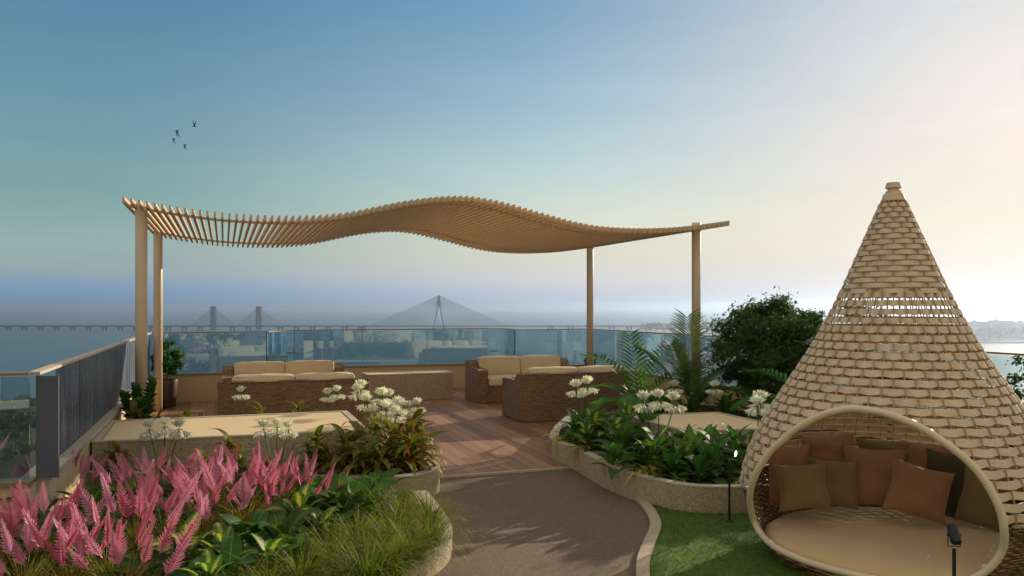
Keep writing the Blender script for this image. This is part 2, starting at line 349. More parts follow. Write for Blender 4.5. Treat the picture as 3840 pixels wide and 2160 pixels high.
def leaf_mat(name, c_dark, c_light, mode='plain', edge=None, trans=.4, rough=.5, spec=.35, hue=.04):
    m, nt, p = newmat(name); out = nt.nodes['Material Output']
    t = nt.nodes.new('ShaderNodeTexCoord'); sp = nt.nodes.new('ShaderNodeSeparateXYZ'); LK(nt, t.outputs['UV'], sp.inputs[0])
    u, v_ = sp.outputs[0], sp.outputs[1]; a = MATH(nt, 'ABSOLUTE', MATH(nt, 'MULTIPLY_ADD', u, 2, -1))
    n = noise(nt, t.outputs['Object'], 12, 4)
    c = RAMP(nt, n, [(.3, c_dark), (.7, c_light)])
    vein = MATH(nt, 'POWER', MATH(nt, 'ABSOLUTE', MATH(nt, 'SINE', MATH(nt, 'MULTIPLY', MATH(nt, 'SUBTRACT', MATH(nt, 'MULTIPLY', v_, 16), MATH(nt, 'MULTIPLY', a, 4)), pi))), 8.0)
    mid = MATH(nt, 'LESS_THAN', a, .07)
    if mode == 'red':
        rim = RAMP(nt, a, [(.84, (0,0,0,1)), (.92, (1,1,1,1))]); c = MIX(nt, MATH(nt, 'MAXIMUM', rim, MATH(nt, 'LESS_THAN', a, .045)), c, edge)
    elif mode == 'var':
        mp = nt.nodes.new('ShaderNodeMapping'); LK(nt, t.outputs['UV'], mp.inputs[0]); mp.inputs['Scale'].default_value = (5, 14, 1)
        bl = noise(nt, mp.outputs[0], 1.2, 6, .8)
        cen = MATH(nt, 'SUBTRACT', .68, MATH(nt, 'MULTIPLY', a, .33)); msk = RAMP(nt, MATH(nt, 'ADD', bl, MATH(nt, 'SUBTRACT', cen, .5)), [(.55, (0,0,0,1)), (.62, (1,1,1,1))])
        c = MIX(nt, msk, c, edge)
    elif mode == 'spider':
        c = MIX(nt, RAMP(nt, a, [(.35, (0,0,0,1)), (.5, (1,1,1,1))]), c, edge)
    elif mode == 'tip':
        c = MIX(nt, RAMP(nt, v_, [(.3, (0,0,0,1)), (1, (1,1,1,1))]), c, edge)
    elif mode == 'plume':
        oi = nt.nodes.new('ShaderNodeObjectInfo'); c = MIX(nt, RAMP(nt, oi.outputs['Random'], [(.3, (0,0,0,1)), (1, (.9,.9,.9,1))]), c, edge)
        c = MIX(nt, RAMP(nt, a, [(.0, (.55,.55,.55,1)), (.22, (0,0,0,1))]), c, SRGB(238,190,190))  # pale glint along the midrib, painted into the plume colour
    else:
        c = MIX(nt, MATH(nt, 'MULTIPLY', vein, .25), c, c_light); c = MIX(nt, MATH(nt, 'MULTIPLY', mid, .55), c, edge or SRGB(120,150,70))
    oi2 = nt.nodes.new('ShaderNodeObjectInfo'); hs = nt.nodes.new('ShaderNodeHueSaturation')
    LK(nt, MATH(nt, 'MULTIPLY_ADD', oi2.outputs['Random'], hue, .5-hue/2), hs.inputs['Hue']); LK(nt, MATH(nt, 'MULTIPLY_ADD', oi2.outputs['Random'], .35 if mode != 'plume' else .55, .8 if mode != 'plume' else .75), hs.inputs['Value'])
    LK(nt, c, hs.inputs['Color']); c = hs.outputs[0]
    LK(nt, c, p.inputs['Base Color']); p.inputs['Roughness'].default_value = rough; p.inputs['Specular IOR Level'].default_value = spec
    tr = nt.nodes.new('ShaderNodeBsdfTranslucent'); LK(nt, MIX(nt, 1.0, c, (1.25,1.3,.8,1), 'MULTIPLY') if mode not in ('plume',) else c, tr.inputs[0])
    mx = nt.nodes.new('ShaderNodeMixShader'); mx.inputs[0].default_value = trans
    LK(nt, p.outputs[0], mx.inputs[1]); LK(nt, tr.outputs[0], mx.inputs[2]); LK(nt, mx.outputs[0], out.inputs['Surface'])
    bump(nt, p, vein, .15, .002); return m
M['broad'] = leaf_mat('broad_leaf', SRGB(37,72,27), SRGB(72,115,42), edge=SRGB(120,162,75), rough=.6)
M['dieff'] = leaf_mat('variegated_leaf', SRGB(44,84,26), SRGB(84,124,38), 'var', SRGB(184,188,98))
M['red'] = leaf_mat('red_edged_leaf', SRGB(48,94,30), SRGB(96,138,44), 'red', SRGB(226,81,48), hue=.03)
M['strapleaf'] = leaf_mat('strap_leaf', SRGB(69,103,29), SRGB(126,161,50), edge=SRGB(172,195,80))
M['spider'] = leaf_mat('striped_leaf', SRGB(76,104,34), SRGB(110,136,50), 'spider', SRGB(214,200,100))
M['blade'] = leaf_mat('grass_blade', SRGB(60,84,20), SRGB(112,132,36), 'tip', SRGB(150,158,54))
M['lawnblade'] = leaf_mat('lawn_blade', SRGB(56,88,26), SRGB(104,136,44), 'tip', SRGB(130,152,56), hue=0)
M['yblade'] = leaf_mat('yellow_blade', SRGB(99,101,28), SRGB(156,145,44), 'tip', SRGB(187,165,66))
M['plume'] = leaf_mat('pink_plume', SRGB(208,104,130), SRGB(230,144,162), 'plume', SRGB(200,150,186), trans=.3, rough=.38, hue=.02)
M['petal'] = leaf_mat('white_petal', SRGB(228,230,230), SRGB(246,246,246), edge=SRGB(220,222,214), trans=.3, hue=.01)
M['stem'] = leaf_mat('green_stem', SRGB(52,78,28), SRGB(84,110,40), trans=.05)
M['redstem'] = leaf_mat('red_stem', SRGB(150,54,36), SRGB(190,76,48), trans=.05)
M['palm'] = leaf_mat('palm_leaflet', SRGB(37,89,34), SRGB(89,150,52), edge=SRGB(130,174,72))
M['darkpalm'] = leaf_mat('dark_palm_leaflet', SRGB(32,54,22), SRGB(70,96,34))
M['bush'] = leaf_mat('bush_leaf', SRGB(30,60,24), SRGB(72,108,40), trans=.35)
M['bushlight'] = leaf_mat('light_bush_leaf', SRGB(44,84,28), SRGB(86,128,44), trans=.3)
M['dry'] = leaf_mat('dry_leaf', SRGB(120,84,44), SRGB(160,120,66), trans=.2)
M['redflower'] = leaf_mat('red_flower', SRGB(180,40,60), SRGB(220,80,90), trans=.2)
M['fartree'] = leaf_mat('far_tree', SRGB(52,66,40), SRGB(88,100,60), trans=.2, spec=.1)
def emis(name, col, st):
    m, nt, p = newmat(name); p.inputs['Emission Color'].default_value = col; p.inputs['Emission Strength'].default_value = st; return m
M['lampglow'] = emis('lamp_glow', (1,.98,.92,1), 6)

# ------------------------------------------------------------------ SETTING
SEA = -80.0
def struct(name, mb, mat): return tag(mb.build(name, mat), kind='structure')
# sea: one sheet with a few rings so that it reaches the horizon
m = MB(); m.add([(-15000,-600,SEA),(15000,-600,SEA),(15000,15500,SEA),(-15000,15500,SEA)], [(0,1,2,3)]); struct('sea', m, M['water'])
# low land and beach under the building, seen through the left glass
def wob(x, s): return 26*sin(x*.011+s)+12*sin(x*.031+2*s)
xs = [-1500+50*i for i in range(61)]
m = MB(); top = [(x, 600+wob(x,1), SEA+3) for x in xs]; m.add(top+[(x,-500,SEA+3) for x in xs], [(i, i+61, i+62, i+1) for i in range(60)]); struct('low_land', m, M['land'])
m = MB(); m.add([(x, 650+wob(x,.4), SEA+.3) for x in xs]+[(x, 595+wob(x,1), SEA+3.1) for x in xs], [(i, i+61, i+62, i+1) for i in range(60)]); struct('beach', m, M['sand'])
# terrace outline
def railA(Y): return Vector((-3.48-.354*(Y-5.92), Y))
def railR(Y): return Vector((5.04-.37*(Y-8.74), Y))
cornerL = railA(15.1); jl = Vector((-4.78, 15.85)); jr = Vector((.06, 17.0)); cornerR = railR(17.75)
bay = [(-4.78,15.85),(-4.72,16.25),(-4.45,16.68),(-3.95,17.02),(-3.3,17.32),(-2.2,17.66),(-1.1,17.98),(-.5,18.07),(-.16,17.95),(.02,17.55),(.06,17.0)]
bay = [Vector((p.x, p.y)) for p in crom([(a,b,0) for a,b in bay], 3)]
nearL = railA(5.92); outL = nearL - Vector((B.x,B.y))*3.4
outline = [(outL.x,outL.y),(nearL.x,nearL.y),(cornerL.x,cornerL.y)]+[(p.x,p.y) for p in bay]+[(cornerR.x,cornerR.y),(railR(-4).x,-4),(outL.x,-4)]
m = MB(); m.prism(outline, -.35, 0.0); struct('path', m, M['path'])
m = MB(); m.prism([((x-.8)*.985+.8,(y-6)*.985+6) for x,y in outline], SEA+3, -.352, False)
tag(m.build('building', M['facade']), 'pale building under the roof terrace', 'building')
# timber deck (beyond the seam line)
s0 = Vector((-.757,8.55)); sB = Vector((B.x,B.y)); sA = Vector((A.x,A.y))
def inset(poly, d):  # shrink towards the centroid by about d
    cx = sum(p[0] for p in poly)/len(poly); cy = sum(p[1] for p in poly)/len(poly); o = []
    for x, y in poly:
        v = Vector((x-cx, y-cy)); o.append((x-v.normalized().x*d, y-v.normalized().y*d))
    return o
a0 = s0-sB*4.05; a1 = s0+sB*5.4
deckp = [(a0.x,a0.y),(a1.x,a1.y),(cornerR.x,cornerR.y)]+[(p.x,p.y) for p in reversed(bay)]+[(cornerL.x,cornerL.y)]
m = MB(); m.prism(deckp, .002, .022); struct('timber_deck', m, M['deck'])
m = MB(); e = sA*.02; m.ribbon([a0-e, a1-e], -.02, .018, .002, .026); struct('deck_edging', m, M['stone_trim'])

# parapet wall, coping, balustrade
PZ, RZ = .55, 1.327
left_line = [outL, nearL]; sideA = [nearL, cornerL]; back = [cornerL]+bay+[cornerR]; sideR = [cornerR, railR(-3.8)]
def parapet(label, pts, w0=-.08, w1=.08, group='parapet walls round the terrace', cm='coping'):
    c = pts[len(pts)//2]; t = thing('parapet_wall', (c.x,c.y,0), label, 'wall', group)
    m = MB((c.x,c.y,0)); m.ribbon(pts, w0, w1, -.3, PZ-.035); m.build('wall', M['plaster'], t)
    m = MB((c.x,c.y,0)); m.ribbon(pts, w0-.02, w1+.02, PZ-.035, PZ); m.build('coping', M[cm], t)
d_ = Vector((B.x,B.y))
parapet('low cream plaster wall with granular coping at far left of the pink flowers', [outL, nearL-d_*.0])
parapet('long cream low wall running away under the dark streaked glass', [nearL+Vector((A.x,A.y))*.10, cornerL-Vector((A.x,A.y))*.10], cm='stone_trim')
parapet('low cream plaster wall behind the sofas with the curved bay', [cornerL]+bay+[cornerR])
parapet('cream low wall on the right side behind the shrubs and pod', [cornerR-Vector((.0,.12)), railR(-3.8)])
def balustrade(label, pts, joints, gmat, thick=.008, part='glass_panel', rail=True):
    """joints = list of arc lengths where one panel ends and the next begins"""
    c = pts[len(pts)//2]; t = thing('glass_balustrade', (c.x,c.y,PZ), label, 'balustrade', 'glass balustrades round the terrace')
    o = (c.x,c.y,PZ)
    if rail:
        m = MB(o); m.ribbon(pts, -.04, .04, RZ-.022, RZ); m.build('top_rail', M['stone_trim'] if gmat is M['slate_glass'] else M['coping'], t)  # paler material on the left rail stands in for its sunlit face
    seg = [0]
    for i in range(1, len(pts)): seg.append(seg[-1]+(pts[i]-pts[i-1]).length)
    def at(s):
        s = max(0, min(seg[-1], s))
        for i in range(1, len(pts)):
            if s <= seg[i]+1e-9:
                f = (s-seg[i-1])/max(1e-9, seg[i]-seg[i-1]); return pts[i-1].lerp(pts[i], f)
    js = [0]+[j for j in joints if 0 < j < seg[-1]]+[seg[-1]]
    for a, b in zip(js[:-1], js[1:]):
        q = [at(a+.008)]+[pts[i] for i in range(len(pts)) if a+.02 < seg[i] < b-.02]+[at(b-.008)]
        m = MB(o); m.ribbon(q, -thick, thick, PZ+.002, RZ-.03); m.build(part, gmat, t)
    for j in js[1:-1]:
        p = at(j); m = MB(o); m.box((p.x,p.y,(PZ+RZ)/2), (.005,.005,(RZ-PZ)/2-.03)); m.build('glass_edge', M['glass_edge'], t)
    return t
balustrade('clear glass balustrade at the far left edge behind the pink flowers', [outL, nearL-d_*.02], [1.1,2.2], M['glass'])
startA = Vector((railA(6.72).x, 6.72))
LA = (cornerL-nearL).length
balustrade('dark streaked glass balustrade running back along the left side', [nearL, cornerL], [.85+i*1.09 for i in range(9)], M['slate_glass'])
tA = [o for o in bpy.data.objects if o.get('label','').startswith('dark streaked')][0]
first = [o for o in tA.children if o.name.startswith('glass_panel')][0]; bpy.data.objects.remove(first)
# grey return fin at the near end of the dark balustrade
m = MB((nearL.x, nearL.y, PZ)); q0 = nearL+Vector((.0,.03)); q1 = q0+Vector((.165,.0))
m.ribbon([q0, q1], -.006, .006, PZ+.002, RZ-.03); f_ = m.build('grey_fin_panel', M['fin'], tA)
f_.matrix_parent_inverse = Matrix.Identity(4); f_.location = Vector((nearL.x,nearL.y,PZ))-tA.location
balustrade('glass balustrade panels at the back left between column and bay', [cornerL, jl], [1.05], M['glass'])
tb = balustrade('curved glass bay balustrade at the centre of the back wall', bay, [.9,2.35,3.75,5.1], M['glass'])
pn = [o for o in tb.children if o.name.startswith('glass_panel')]
for o in (pn[0], pn[-1]): o.data.materials[0] = M['glass_soft']
balustrade('glass balustrade at the back right beside the bay', [jr, cornerR], [], M['glass'])
balustrade('glass balustrade along the right side behind shrubs and pod', [cornerR, railR(-3.8)], [1.5*i for i in range(1,16)], M['glass_soft'])
for p, l in ((jl+Vector((.0,-.0)),'dark slim post where the left back glass meets the curved bay'), (jr,'dark slim post where the curved bay meets the right back glass')):
    m = MB((p.x,p.y,PZ)); m.box((p.x,p.y,(PZ+RZ)/2),(.012,.012,(RZ-PZ)/2-.016)); tag(m.build('glass_post', M['fin']), l, 'post', 'dark posts in the back balustrade')

# ------------------------------------------------------------------ planters, beds, curbs, lawn
def planter(label, pts, h, w=.1, closed=False, soil=None, soilz=None, name='planter', mat='stone', cap=True):
    c = pts[0]; t = thing(name, (c[0],c[1],0), label, 'planter', 'speckled stone planters'); o = (c[0],c[1],0)
    m = MB(o); m.ribbon(pts, 0, w, -.01, h-.004, closed); m.build('wall', M[mat], t)
    if cap:
        m = MB(o); m.ribbon(pts, -.004, w+.004, h-.004, h+.008, closed); m.build('rim', M['stone_trim'], t)
    if soil:
        m = MB(o); n = len(soil); m.add([(p[0],p[1],soilz) for p in soil], [tuple(range(n))]); m.build('soil', M['soil'], t)
    return t
# left lower curb bed (outer edge, walking anticlockwise so the wall lies inside)
lo = crom([(-4.2,3.9,0),(-2.6,4.2,0),(-1.5,4.62,0),(-.92,4.98,0),(-.6,5.33,0),(-.475,5.6,0),(-.44,5.95,0),(-.49,6.35,0),(-.62,6.85,0),(-.78,7.4,0)], 5)
lop = [(p.x,p.y) for p in lo]
planter('low curved stone kerb bed of pink plumes and grasses at front left', lop, .125, .11, soil=lop+[(-1.6,8.2),(-4.2,7.7),(railA(6).x,6.0),(-3.5,5.9),(-4.4,5.5),(-5.5,5.0),(-5.5,3.9)], soilz=.085)
# left upper bed
up = crom([(-4.05,7.72,0),(-3.2,7.62,0),(-2.2,7.55,0),(-1.5,7.5,0),(-1.1,7.5,0),(-.86,7.62,0),(-.72,7.85,0),(-.74,8.15,0),(-.9,8.5,0),(-1.12,9.1,0),(-1.4,9.8,0),(-1.75,10.45,0)], 5)
upp = [(p.x,p.y) for p in up]
planter('upper curved stone planter of white and red-edged flowers beside the deck', upp, .225, .1, soil=upp+[(-2.1,10.75),(-5.0,9.75),(-4.95,9.3),(-4.2,7.75)], soilz=.17)
# long stone-rimmed tub with a cream inset
def stone_tub(label, c4, h, rim, cat='planter table', depth=.03, mat_in='cream_panel', grp=None):
    c = c4[0]; t = thing('stone_tub', (c[0],c[1],0), label, cat, grp); o = (c[0],c[1],0)
    P = [Vector((x,y)) for x,y in c4]; n = 4
    def off(d):
        q = []
        for i in range(4):
            a = (P[i]-P[i-1]).normalized(); b = (P[(i+1)%4]-P[i]).normalized()
            na = Vector((-a.y,a.x)); nb = Vector((-b.y,b.x)); s = (na+nb)/(1+na.dot(nb)); q.append(P[i]+s*(d[i] if isinstance(d,list) else d))
        return q
    inn = off(rim)
    m = MB(o); m.prism([(p.x,p.y) for p in P], 0, h-.02, False); m.build('body', M['stone'], t, bevel=.004)
    pr = off(-.006); m = MB(o)
    vs = [(p.x,p.y,h-.018) for p in pr]+[(p.x,p.y,h) for p in pr]+[(p.x,p.y,h) for p in inn]+[(p.x,p.y,h-.018) for p in inn]
    fs = []
    for i in range(4):
        j = (i+1)%4; fs += [(i,j,4+j,4+i),(4+i,4+j,8+j,8+i),(8+i,8+j,12+j,12+i),(12+i,12+j,j,i)]
    m.add(vs, fs); m.build('rim', M['stone_trim'], t)
    ii = off(rim+.012); m = MB(o); m.add([(p.x,p.y,h-.006) for p in ii], [(0,1,2,3)]); m.build('inset_panel', M[mat_in], t)
    return t
stone_tub('long low stone block with pale rim and cream inset top behind the pink flowers', [(-4.06,7.86),(-1.52,8.62),(-2.08,10.22),(-4.62,9.32)], .5, .07, 'planter table')
u0 = Vector((-1.143,15.78)); 
ft = [u0-sB*1.66, u0, u0+sA*.62, u0-sB*1.66+sA*.62]
stone_tub('stone fire table with cream top standing between the two pairs of sofas', [(p.x,p.y) for p in ft], .53, .07, 'fire table')
stone_tub('pale stone block with cream top among the plants of the right bed', [(1.9,8.75),(3.1,9.1),(2.62,10.4),(1.42,10.05)], .46, .05, 'planter table')
# right bed wall
rbl = [(.78,11.6,0),(.62,10.9,0),(.5,10.2,0),(.455,9.75,0),(.50,9.4,0),(.695,8.94,0),(.912,8.13,0),(1.114,7.60,0),(1.32,7.29,0),(1.527,7.09,0),(1.75,7.03,0),(2.1,7.05,0),(3.0,7.25,0),(4.2,7.8,0),(5.1,8.1,0)]
rb = crom(rbl, 5); rbp = [(p.x,p.y) for p in rb]
planter('curved speckled stone planter of white flowers and palms on the right', rbp, .24, .09, soil=rbp+[(4.9,8.6),(3.3,13.2),(2.6,13.4),(.9,11.9)], soilz=.2)
# path-edge curb and the lawn
cl = [GP(*q) for q in ((2150,1757),(2262,1810),(2367,1861),(2419,1903),(2451,1958),(2451,1995),(2430,2045),(2409,2103),(2405,2160),(2412,2240),(2440,2380),(2500,2560))]
cr_ = crom(cl, 5); m = MB(); m.ribbon([(p.x,p.y) for p in cr_], -.035, .055, 0.004, .03)
tag(m.build('path_kerb', M['curb']), 'thin pale stone kerb curving between the dark path and the lawn', 'kerb')
lawnp = [(p.x+.03,p.y) for p in reversed(cr_) if p.y < 7.9]+[(8,3),(8,8.5),(5.1,8.05),(4.2,7.75),(3.0,7.2),(2.1,7.0),(1.5,7.05)]
lawnp = [(p.x+.03,p.y) for p in cr_[::-1] if p.y < 8.2]
lawnp = lawnp + [(1.114,7.6),(1.32,7.29),(1.527,7.09),(1.75,7.03),(2.1,7.05),(3.0,7.25),(4.2,7.8),(5.0,8.1),(7.0,5.0),(8,2.0),(3,1.5)]
m = MB(); m.add([(x,y,.012) for x,y in lawnp], [tuple(range(len(lawnp)))]); struct('lawn', m, M['lawn'])
def inside(poly, x, y):
    c = False; n = len(poly); j = n-1
    for i in range(n):
        xi, yi = poly[i][:2]; xj, yj = poly[j][:2]
        if (yi > y) != (yj > y) and x < (xj-xi)*(y-yi)/(yj-yi)+xi: c = not c
        j = i
    return c
rg = random.Random(3); m = MB(); cnt = 0
while cnt < 52000:
    x = rg.uniform(.6,4.6); y = rg.uniform(4.0,8.0)
    if not inside(lawnp, x, y) or (x-2.72)**2+(y-5.8)**2 < .6: continue
    a = rg.uniform(0, 2*pi); h = rg.uniform(.012,.028); w = .0022; lx, ly = rg.gauss(0,.009), rg.gauss(0,.009)
    m.add([(x-w*cos(a),y-w*sin(a),.012),(x+w*cos(a),y+w*sin(a),.012),(x+lx,y+ly,.012+h)], [(0,1,2)], [(0,0),(1,0),(.5,1)]); cnt += 1
tag(m.build('lawn_grass', M['lawnblade']), 'short green lawn grass round the woven pod', 'grass', kind='stuff')

# ------------------------------------------------------------------ PERGOLA
Pt = [(463,737),(490,743),(543,753),(594,763),(660,774),(752,787),(826,796),(901,802),(1000,807),(1100,809),(1195,807),(1290,797),(1340,789),(1415,773),(1480,759),(1543,748),(1610,739),(1672,734),(1715,733),(1759,734),(1810,740),(1862,750),(1920,764),(1978,781),(2055,803),(2150,829),(2243,847),(2335,854),(2411,856),(2518,853),(2597,846),(2665,837),(2733,828)]
P0 = Vector((-4.73,9.9)); prof = []
for px, py in Pt:
    k = (px-CX)/F; u = (k*P0.y-P0.x)/(B.x-k*B.y); Y = P0.y+u*B.y; prof.append((u, H+(HY-py)*Y/F))
def roofz(u):
    if u <= prof[0][0]: return prof[0][1]
    for (a, za), (b, zb) in zip(prof[:-1], prof[1:]):
        if u <= b: return za+(zb-za)*(u-a)/(b-a)
    return prof[-1][1]
def sm(u): return sum(roofz(u+d)*w for d, w in ((-.16,.15),(-.08,.2),(0,.3),(.08,.2),(.16,.15)))
U1 = prof[-1][0]
pg = thing('pergola', (P0.x,P0.y,0), 'wavy timber slatted pergola on four round columns over the sofas', 'pergola')
o = (P0.x,P0.y,0); NS = 100
for i in range(NS):
    u = U1*i/(NS-1); z = sm(u) if .2 < u < U1-.2 else roofz(u)
    c = P0+sB*u+sA*2.52
    m = MB(o); m.box((c.x,c.y,z-.038), (.0125,2.52,.038), (B, A, Vector((0,0,1)))); m.build('slat', M['slat'], pg)
for v in (.5, 4.25):
    m = MB(o); vs = []; fs = []; n = 90
    for i in range(n+1):
        u = U1*i/n; z = sm(min(max(u,.2),U1-.2)) if .2 < u < U1-.2 else roofz(u); c = P0+sB*u+sA*v; z -= .052
        for dv, dz in ((-.02,-.015),(.02,-.015),(.02,.015),(-.02,.015)):
            q = c+sA*dv; vs.append((q.x,q.y,z+dz))
    for i in range(n):
        for k in range(4): fs.append((4*i+k,4*i+(k+1)%4,4*i+4+(k+1)%4,4*i+4+k))
    m.add(vs, fs); m.build('beam', M['slat'], pg)
for (x, y, zt) in ((-4.74,10.4,3.12),(-6.05,13.9,None),(2.99,13.2,None),(1.63,16.98,None)):
    u = (Vector((x,y))-P0).dot(sB)
    if zt is None: zt = roofz(u)-.01 + (.06 if (x,y) == (2.99,13.2) else -.05)
    m = MB(o); m.lathe([(.072,0),(.072,zt-.004),(.069,zt)], (x,y,0), 32); cm = m.build('column', M['column'], pg)
    for p in cm.data.polygons: p.use_smooth = len(p.vertices) == 4

# ------------------------------------------------------------------ SOFAS
def rbox(mb, c, h, r, n=7, puff=(0,0,0), jitter=0, seed=0):
    """rounded, puffed cushion block"""
    rr_ = random.Random(seed); ph = [rr_.uniform(0,6) for _ in range(6)]
    g = [-1+2*i/n for i in range(n+1)]
    def pos(x, y, z):
        q = []
        for t, hh in zip((x,y,z), h):
            s = t*hh if abs(t) < 1 else t*hh; q.append(s)
        inner = [max(-(hh-r), min(hh-r, s)) for s, hh in zip(q, h)]
        d = Vector([s-i for s, i in zip(q, inner)])
        if d.length > 1e-9: d = d.normalized()*r
        v = Vector(inner)+d
        w = Vector((v.x+puff[0]*(x)*(1-y*y)*(1-z*z), v.y+puff[1]*y*(1-x*x)*(1-z*z), v.z+puff[2]*z*(1-x*x)*(1-y*y)))
        if jitter: w += Vector((sin(5*y+ph[0]+9*z), sin(6*x+ph[1]+5*z), sin(7*x+ph[2]+6*y)))*jitter
        return Vector(c)+w
    gg = sorted(set([-1,1]+[ -1+ (r/min(h))*.35, 1-(r/min(h))*.35]+g[1:-1]))
    for ax in range(3):
        for s in (-1, 1):
            k = len(gg); vs = []
            for a in gg:
                for b in gg:
                    p = [0,0,0]; p[ax] = s; p[(ax+1)%3] = a; p[(ax+2)%3] = b; vs.append(pos(*p))
            fs = []
            for i in range(k-1):
                for j in range(k-1):
                    f = (i*k+j,(i+1)*k+j,(i+1)*k+j+1,i*k+j+1); fs.append(f if s > 0 else f[::-1])
            mb.add(vs, fs)
def braid(mb, pts, r, pitch=.022):
    out = []
    L = [Vector(p) for p in pts]; res = []
    for a, b in zip(L[:-1], L[1:]):
        n = max(2, int((b-a).length/pitch*2)); res += [a.lerp(b, i/n) for i in range(n)]
    res.append(L[-1]); mb.tube(res, [r*(1.0 if i%2 else .55) for i in range(len(res))], 6)
def make_sofa():
    t = thing('wicker_sofa', (0,0,0), 'x', 'sofa', 'wicker sofas under the pergola')
    w = 1.035
    m = MB(); m.box((0,.52,.16),(w-.16,.36,.14)); m.box((0,.52,.02),(w-.17,.35,.018)); m.build('seat_base', M['wicker'], t)
    m = MB(); m.box((0,.075,.37),(w-.001,.075,.36)); m.build('backrest', M['wicker'], t, bevel=.012)
    m = MB(); braid(m, [(-w,.0,.735),(w,.0,.735)], .012); braid(m, [(-w,.15,.735),(w,.15,.735)], .012); braid(m, [(-w,0,.02),(w,0,.02)], .012); m.build('braided_edge', M['wicker'], t)
    for s in (-1, 1):
        m = MB(); prof_ = [(.152,.012),(.93,.012),(.93,.585),(.90,.612),(.34,.618),(.29,.64),(.25,.70),(.22,.722),(.152,.73)]
        x0, x1 = (w-.17)*s, w*s; n = len(prof_)
        vs = [(x0,y,z) for y, z in prof_]+[(x1,y,z) for y, z in prof_]
        fs = [(i,(i+1)%n,(i+1)%n+n,i+n) for i in range(n)]+[tuple(range(n-1,-1,-1)), tuple(range(n,2*n))]
        if s < 0: fs = [f[::-1] for f in fs]
        m.add(vs, fs); am = m.build('armrest', M['wicker'], t, bevel=.006)
        m = MB()
        for xx in (x0,x1): braid(m, [(xx,.93,.02),(xx,.93,.59),(xx,.90,.615),(xx,.34,.622),(xx,.29,.645),(xx,.25,.705),(xx,.20,.728)], .010)
        braid(m, [(x1,.15,.02),(x1,.93,.02)], .010); m.build('braided_edge', M['wicker'], am)
    for s in (-1, 1):
        m = MB(); rbox(m, (s*.425,.56,.385), (.42,.36,.08), .04, puff=(0,.01,.02), jitter=.002, seed=3+s)
        m.build('seat_cushion', M['cushion'], t, smooth=True)
        m = MB(); rbox(m, (0,0,0), (.42,.085,.185), .05, puff=(0.004,.045,.012), jitter=.004, seed=8+s)
        k = m.build('back_cushion', M['cushion'], t, smooth=True); k.location = (s*.425,.265,.63); k.rotation_euler = (rad(9),0,rad(s*1.0))
        pi_ = MB()
        q = [(-.40,-.062,-.17),(-.408,-.062,.155),(-.385,-.062,.18),(.385,-.062,.18),(.408,-.062,.155),(.40,-.062,-.17)]
        pi_.tube([(a_,b_,c_) for a_,b_,c_ in q], .006, 6); pk = pi_.build('piping', M['piping'], k, smooth=True)
    return t
proto = make_sofa()
SF = [((-4.01,11.08), 0, .04, 'wicker sofa seen from behind on the left, behind the long stone block', ),
      ((-5.07,14.2), 180, 0, 'wicker sofa at the back left facing the camera with tan back cushions'),
      ((.155,12.48), 0, 0, 'wicker sofa seen from behind on the right, half hidden by the palms'),
      ((-.93,15.80), 180, 0, 'wicker sofa at the back right facing the camera beside the fire table')]
for i, (p, rot, lift, lab) in enumerate(SF):
    c = Vector(p)+sB*1.035
    if rot == 180: c = Vector(p)+sB*1.05
    if i == 0: so = proto
    if i == 0:
        proto.location = (c.x,c.y,.022); proto.rotation_euler.z = TH; proto['label'] = lab
    else: copy_tree(proto, (c.x,c.y,.022), TH+rad(rot), 1, lab, 'wicker sofas under the pergola')

# ------------------------------------------------------------------ WOVEN POD
PC = Vector((2.72,5.8,0))
pod = thing('woven_pod_daybed', PC, 'tall cone-shaped woven strap daybed pod with oval opening on the lawn', 'pod daybed')
PR = [(.80,0),(.85,.05),(.94,.2),(1.0,.39),(1.045,.5),(1.03,.6),(1.0,.71),(.94,.86),(.84,1.045),(.755,1.18),(.60,1.425),(.52,1.558),(.44,1.714),(.353,1.893),(.20,2.26),(.075,2.56)]
def prz(z):
    if z <= PR[0][1]: return PR[0][0]
    for (r0,z0),(r1,z1) in zip(PR[:-1],PR[1:]):
        if z <= z1: return r0+(r1-r0)*(z-z0)/(z1-z0)
    return PR[-1][0]
def prs(z): return sum(prz(z+d)*w for d, w in ((-.06,.25),(0,.5),(.06,.25))) if z < 2.4 else prz(z)
hoop_px = [(3210,1531),(3300,1544),(3377,1568),(3455,1603),(3524,1646),(3590,1694),(3646,1744),(3693,1802),(3730,1866),(3754,1926),(3764,1989),(3759,2053),(3715,2121),(3640,2170),(3540,2196),(3440,2200),(3340,2182),(3230,2158),(3107,2128),(2985,2087),(2887,2033),(2833,1960),(2813,1871),(2833,1783),(2887,1695),(2940,1646),(2985,1607),(3083,1555),(3150,1537)]
def hit(px, py):
    """where the sight line of a pixel meets the pod's skin"""
    d = Vector(((px-CX)/F, 1, -(py-HY)/F)); o = Vector((0,0,H)); best = None; t = 3.5; bt = None
    while t < 6.4:
        p = o+d*t; q = p-PC; gap = sqrt(q.x**2+q.y**2)-prs(max(p.z,.0))
        if best is None or gap < best: best = gap; bt = t
        if gap <= 0: return p
        t += .004
    return o+d*bt
hoop3 = [hit(*q) for q in hoop_px]
hpoly = []; fdir = atan2(-PC.y, -PC.x)
def phiz(p):
    a = atan2(p.y-PC.y, p.x-PC.x)-fdir
    while a > pi: a -= 2*pi
    while a < -pi: a += 2*pi
    return a, p.z
hpoly = [phiz(p) for p in hoop3]
def opened(a, z):
    while a > pi: a -= 2*pi
    while a < -pi: a += 2*pi
    return inside(hpoly, a, z)
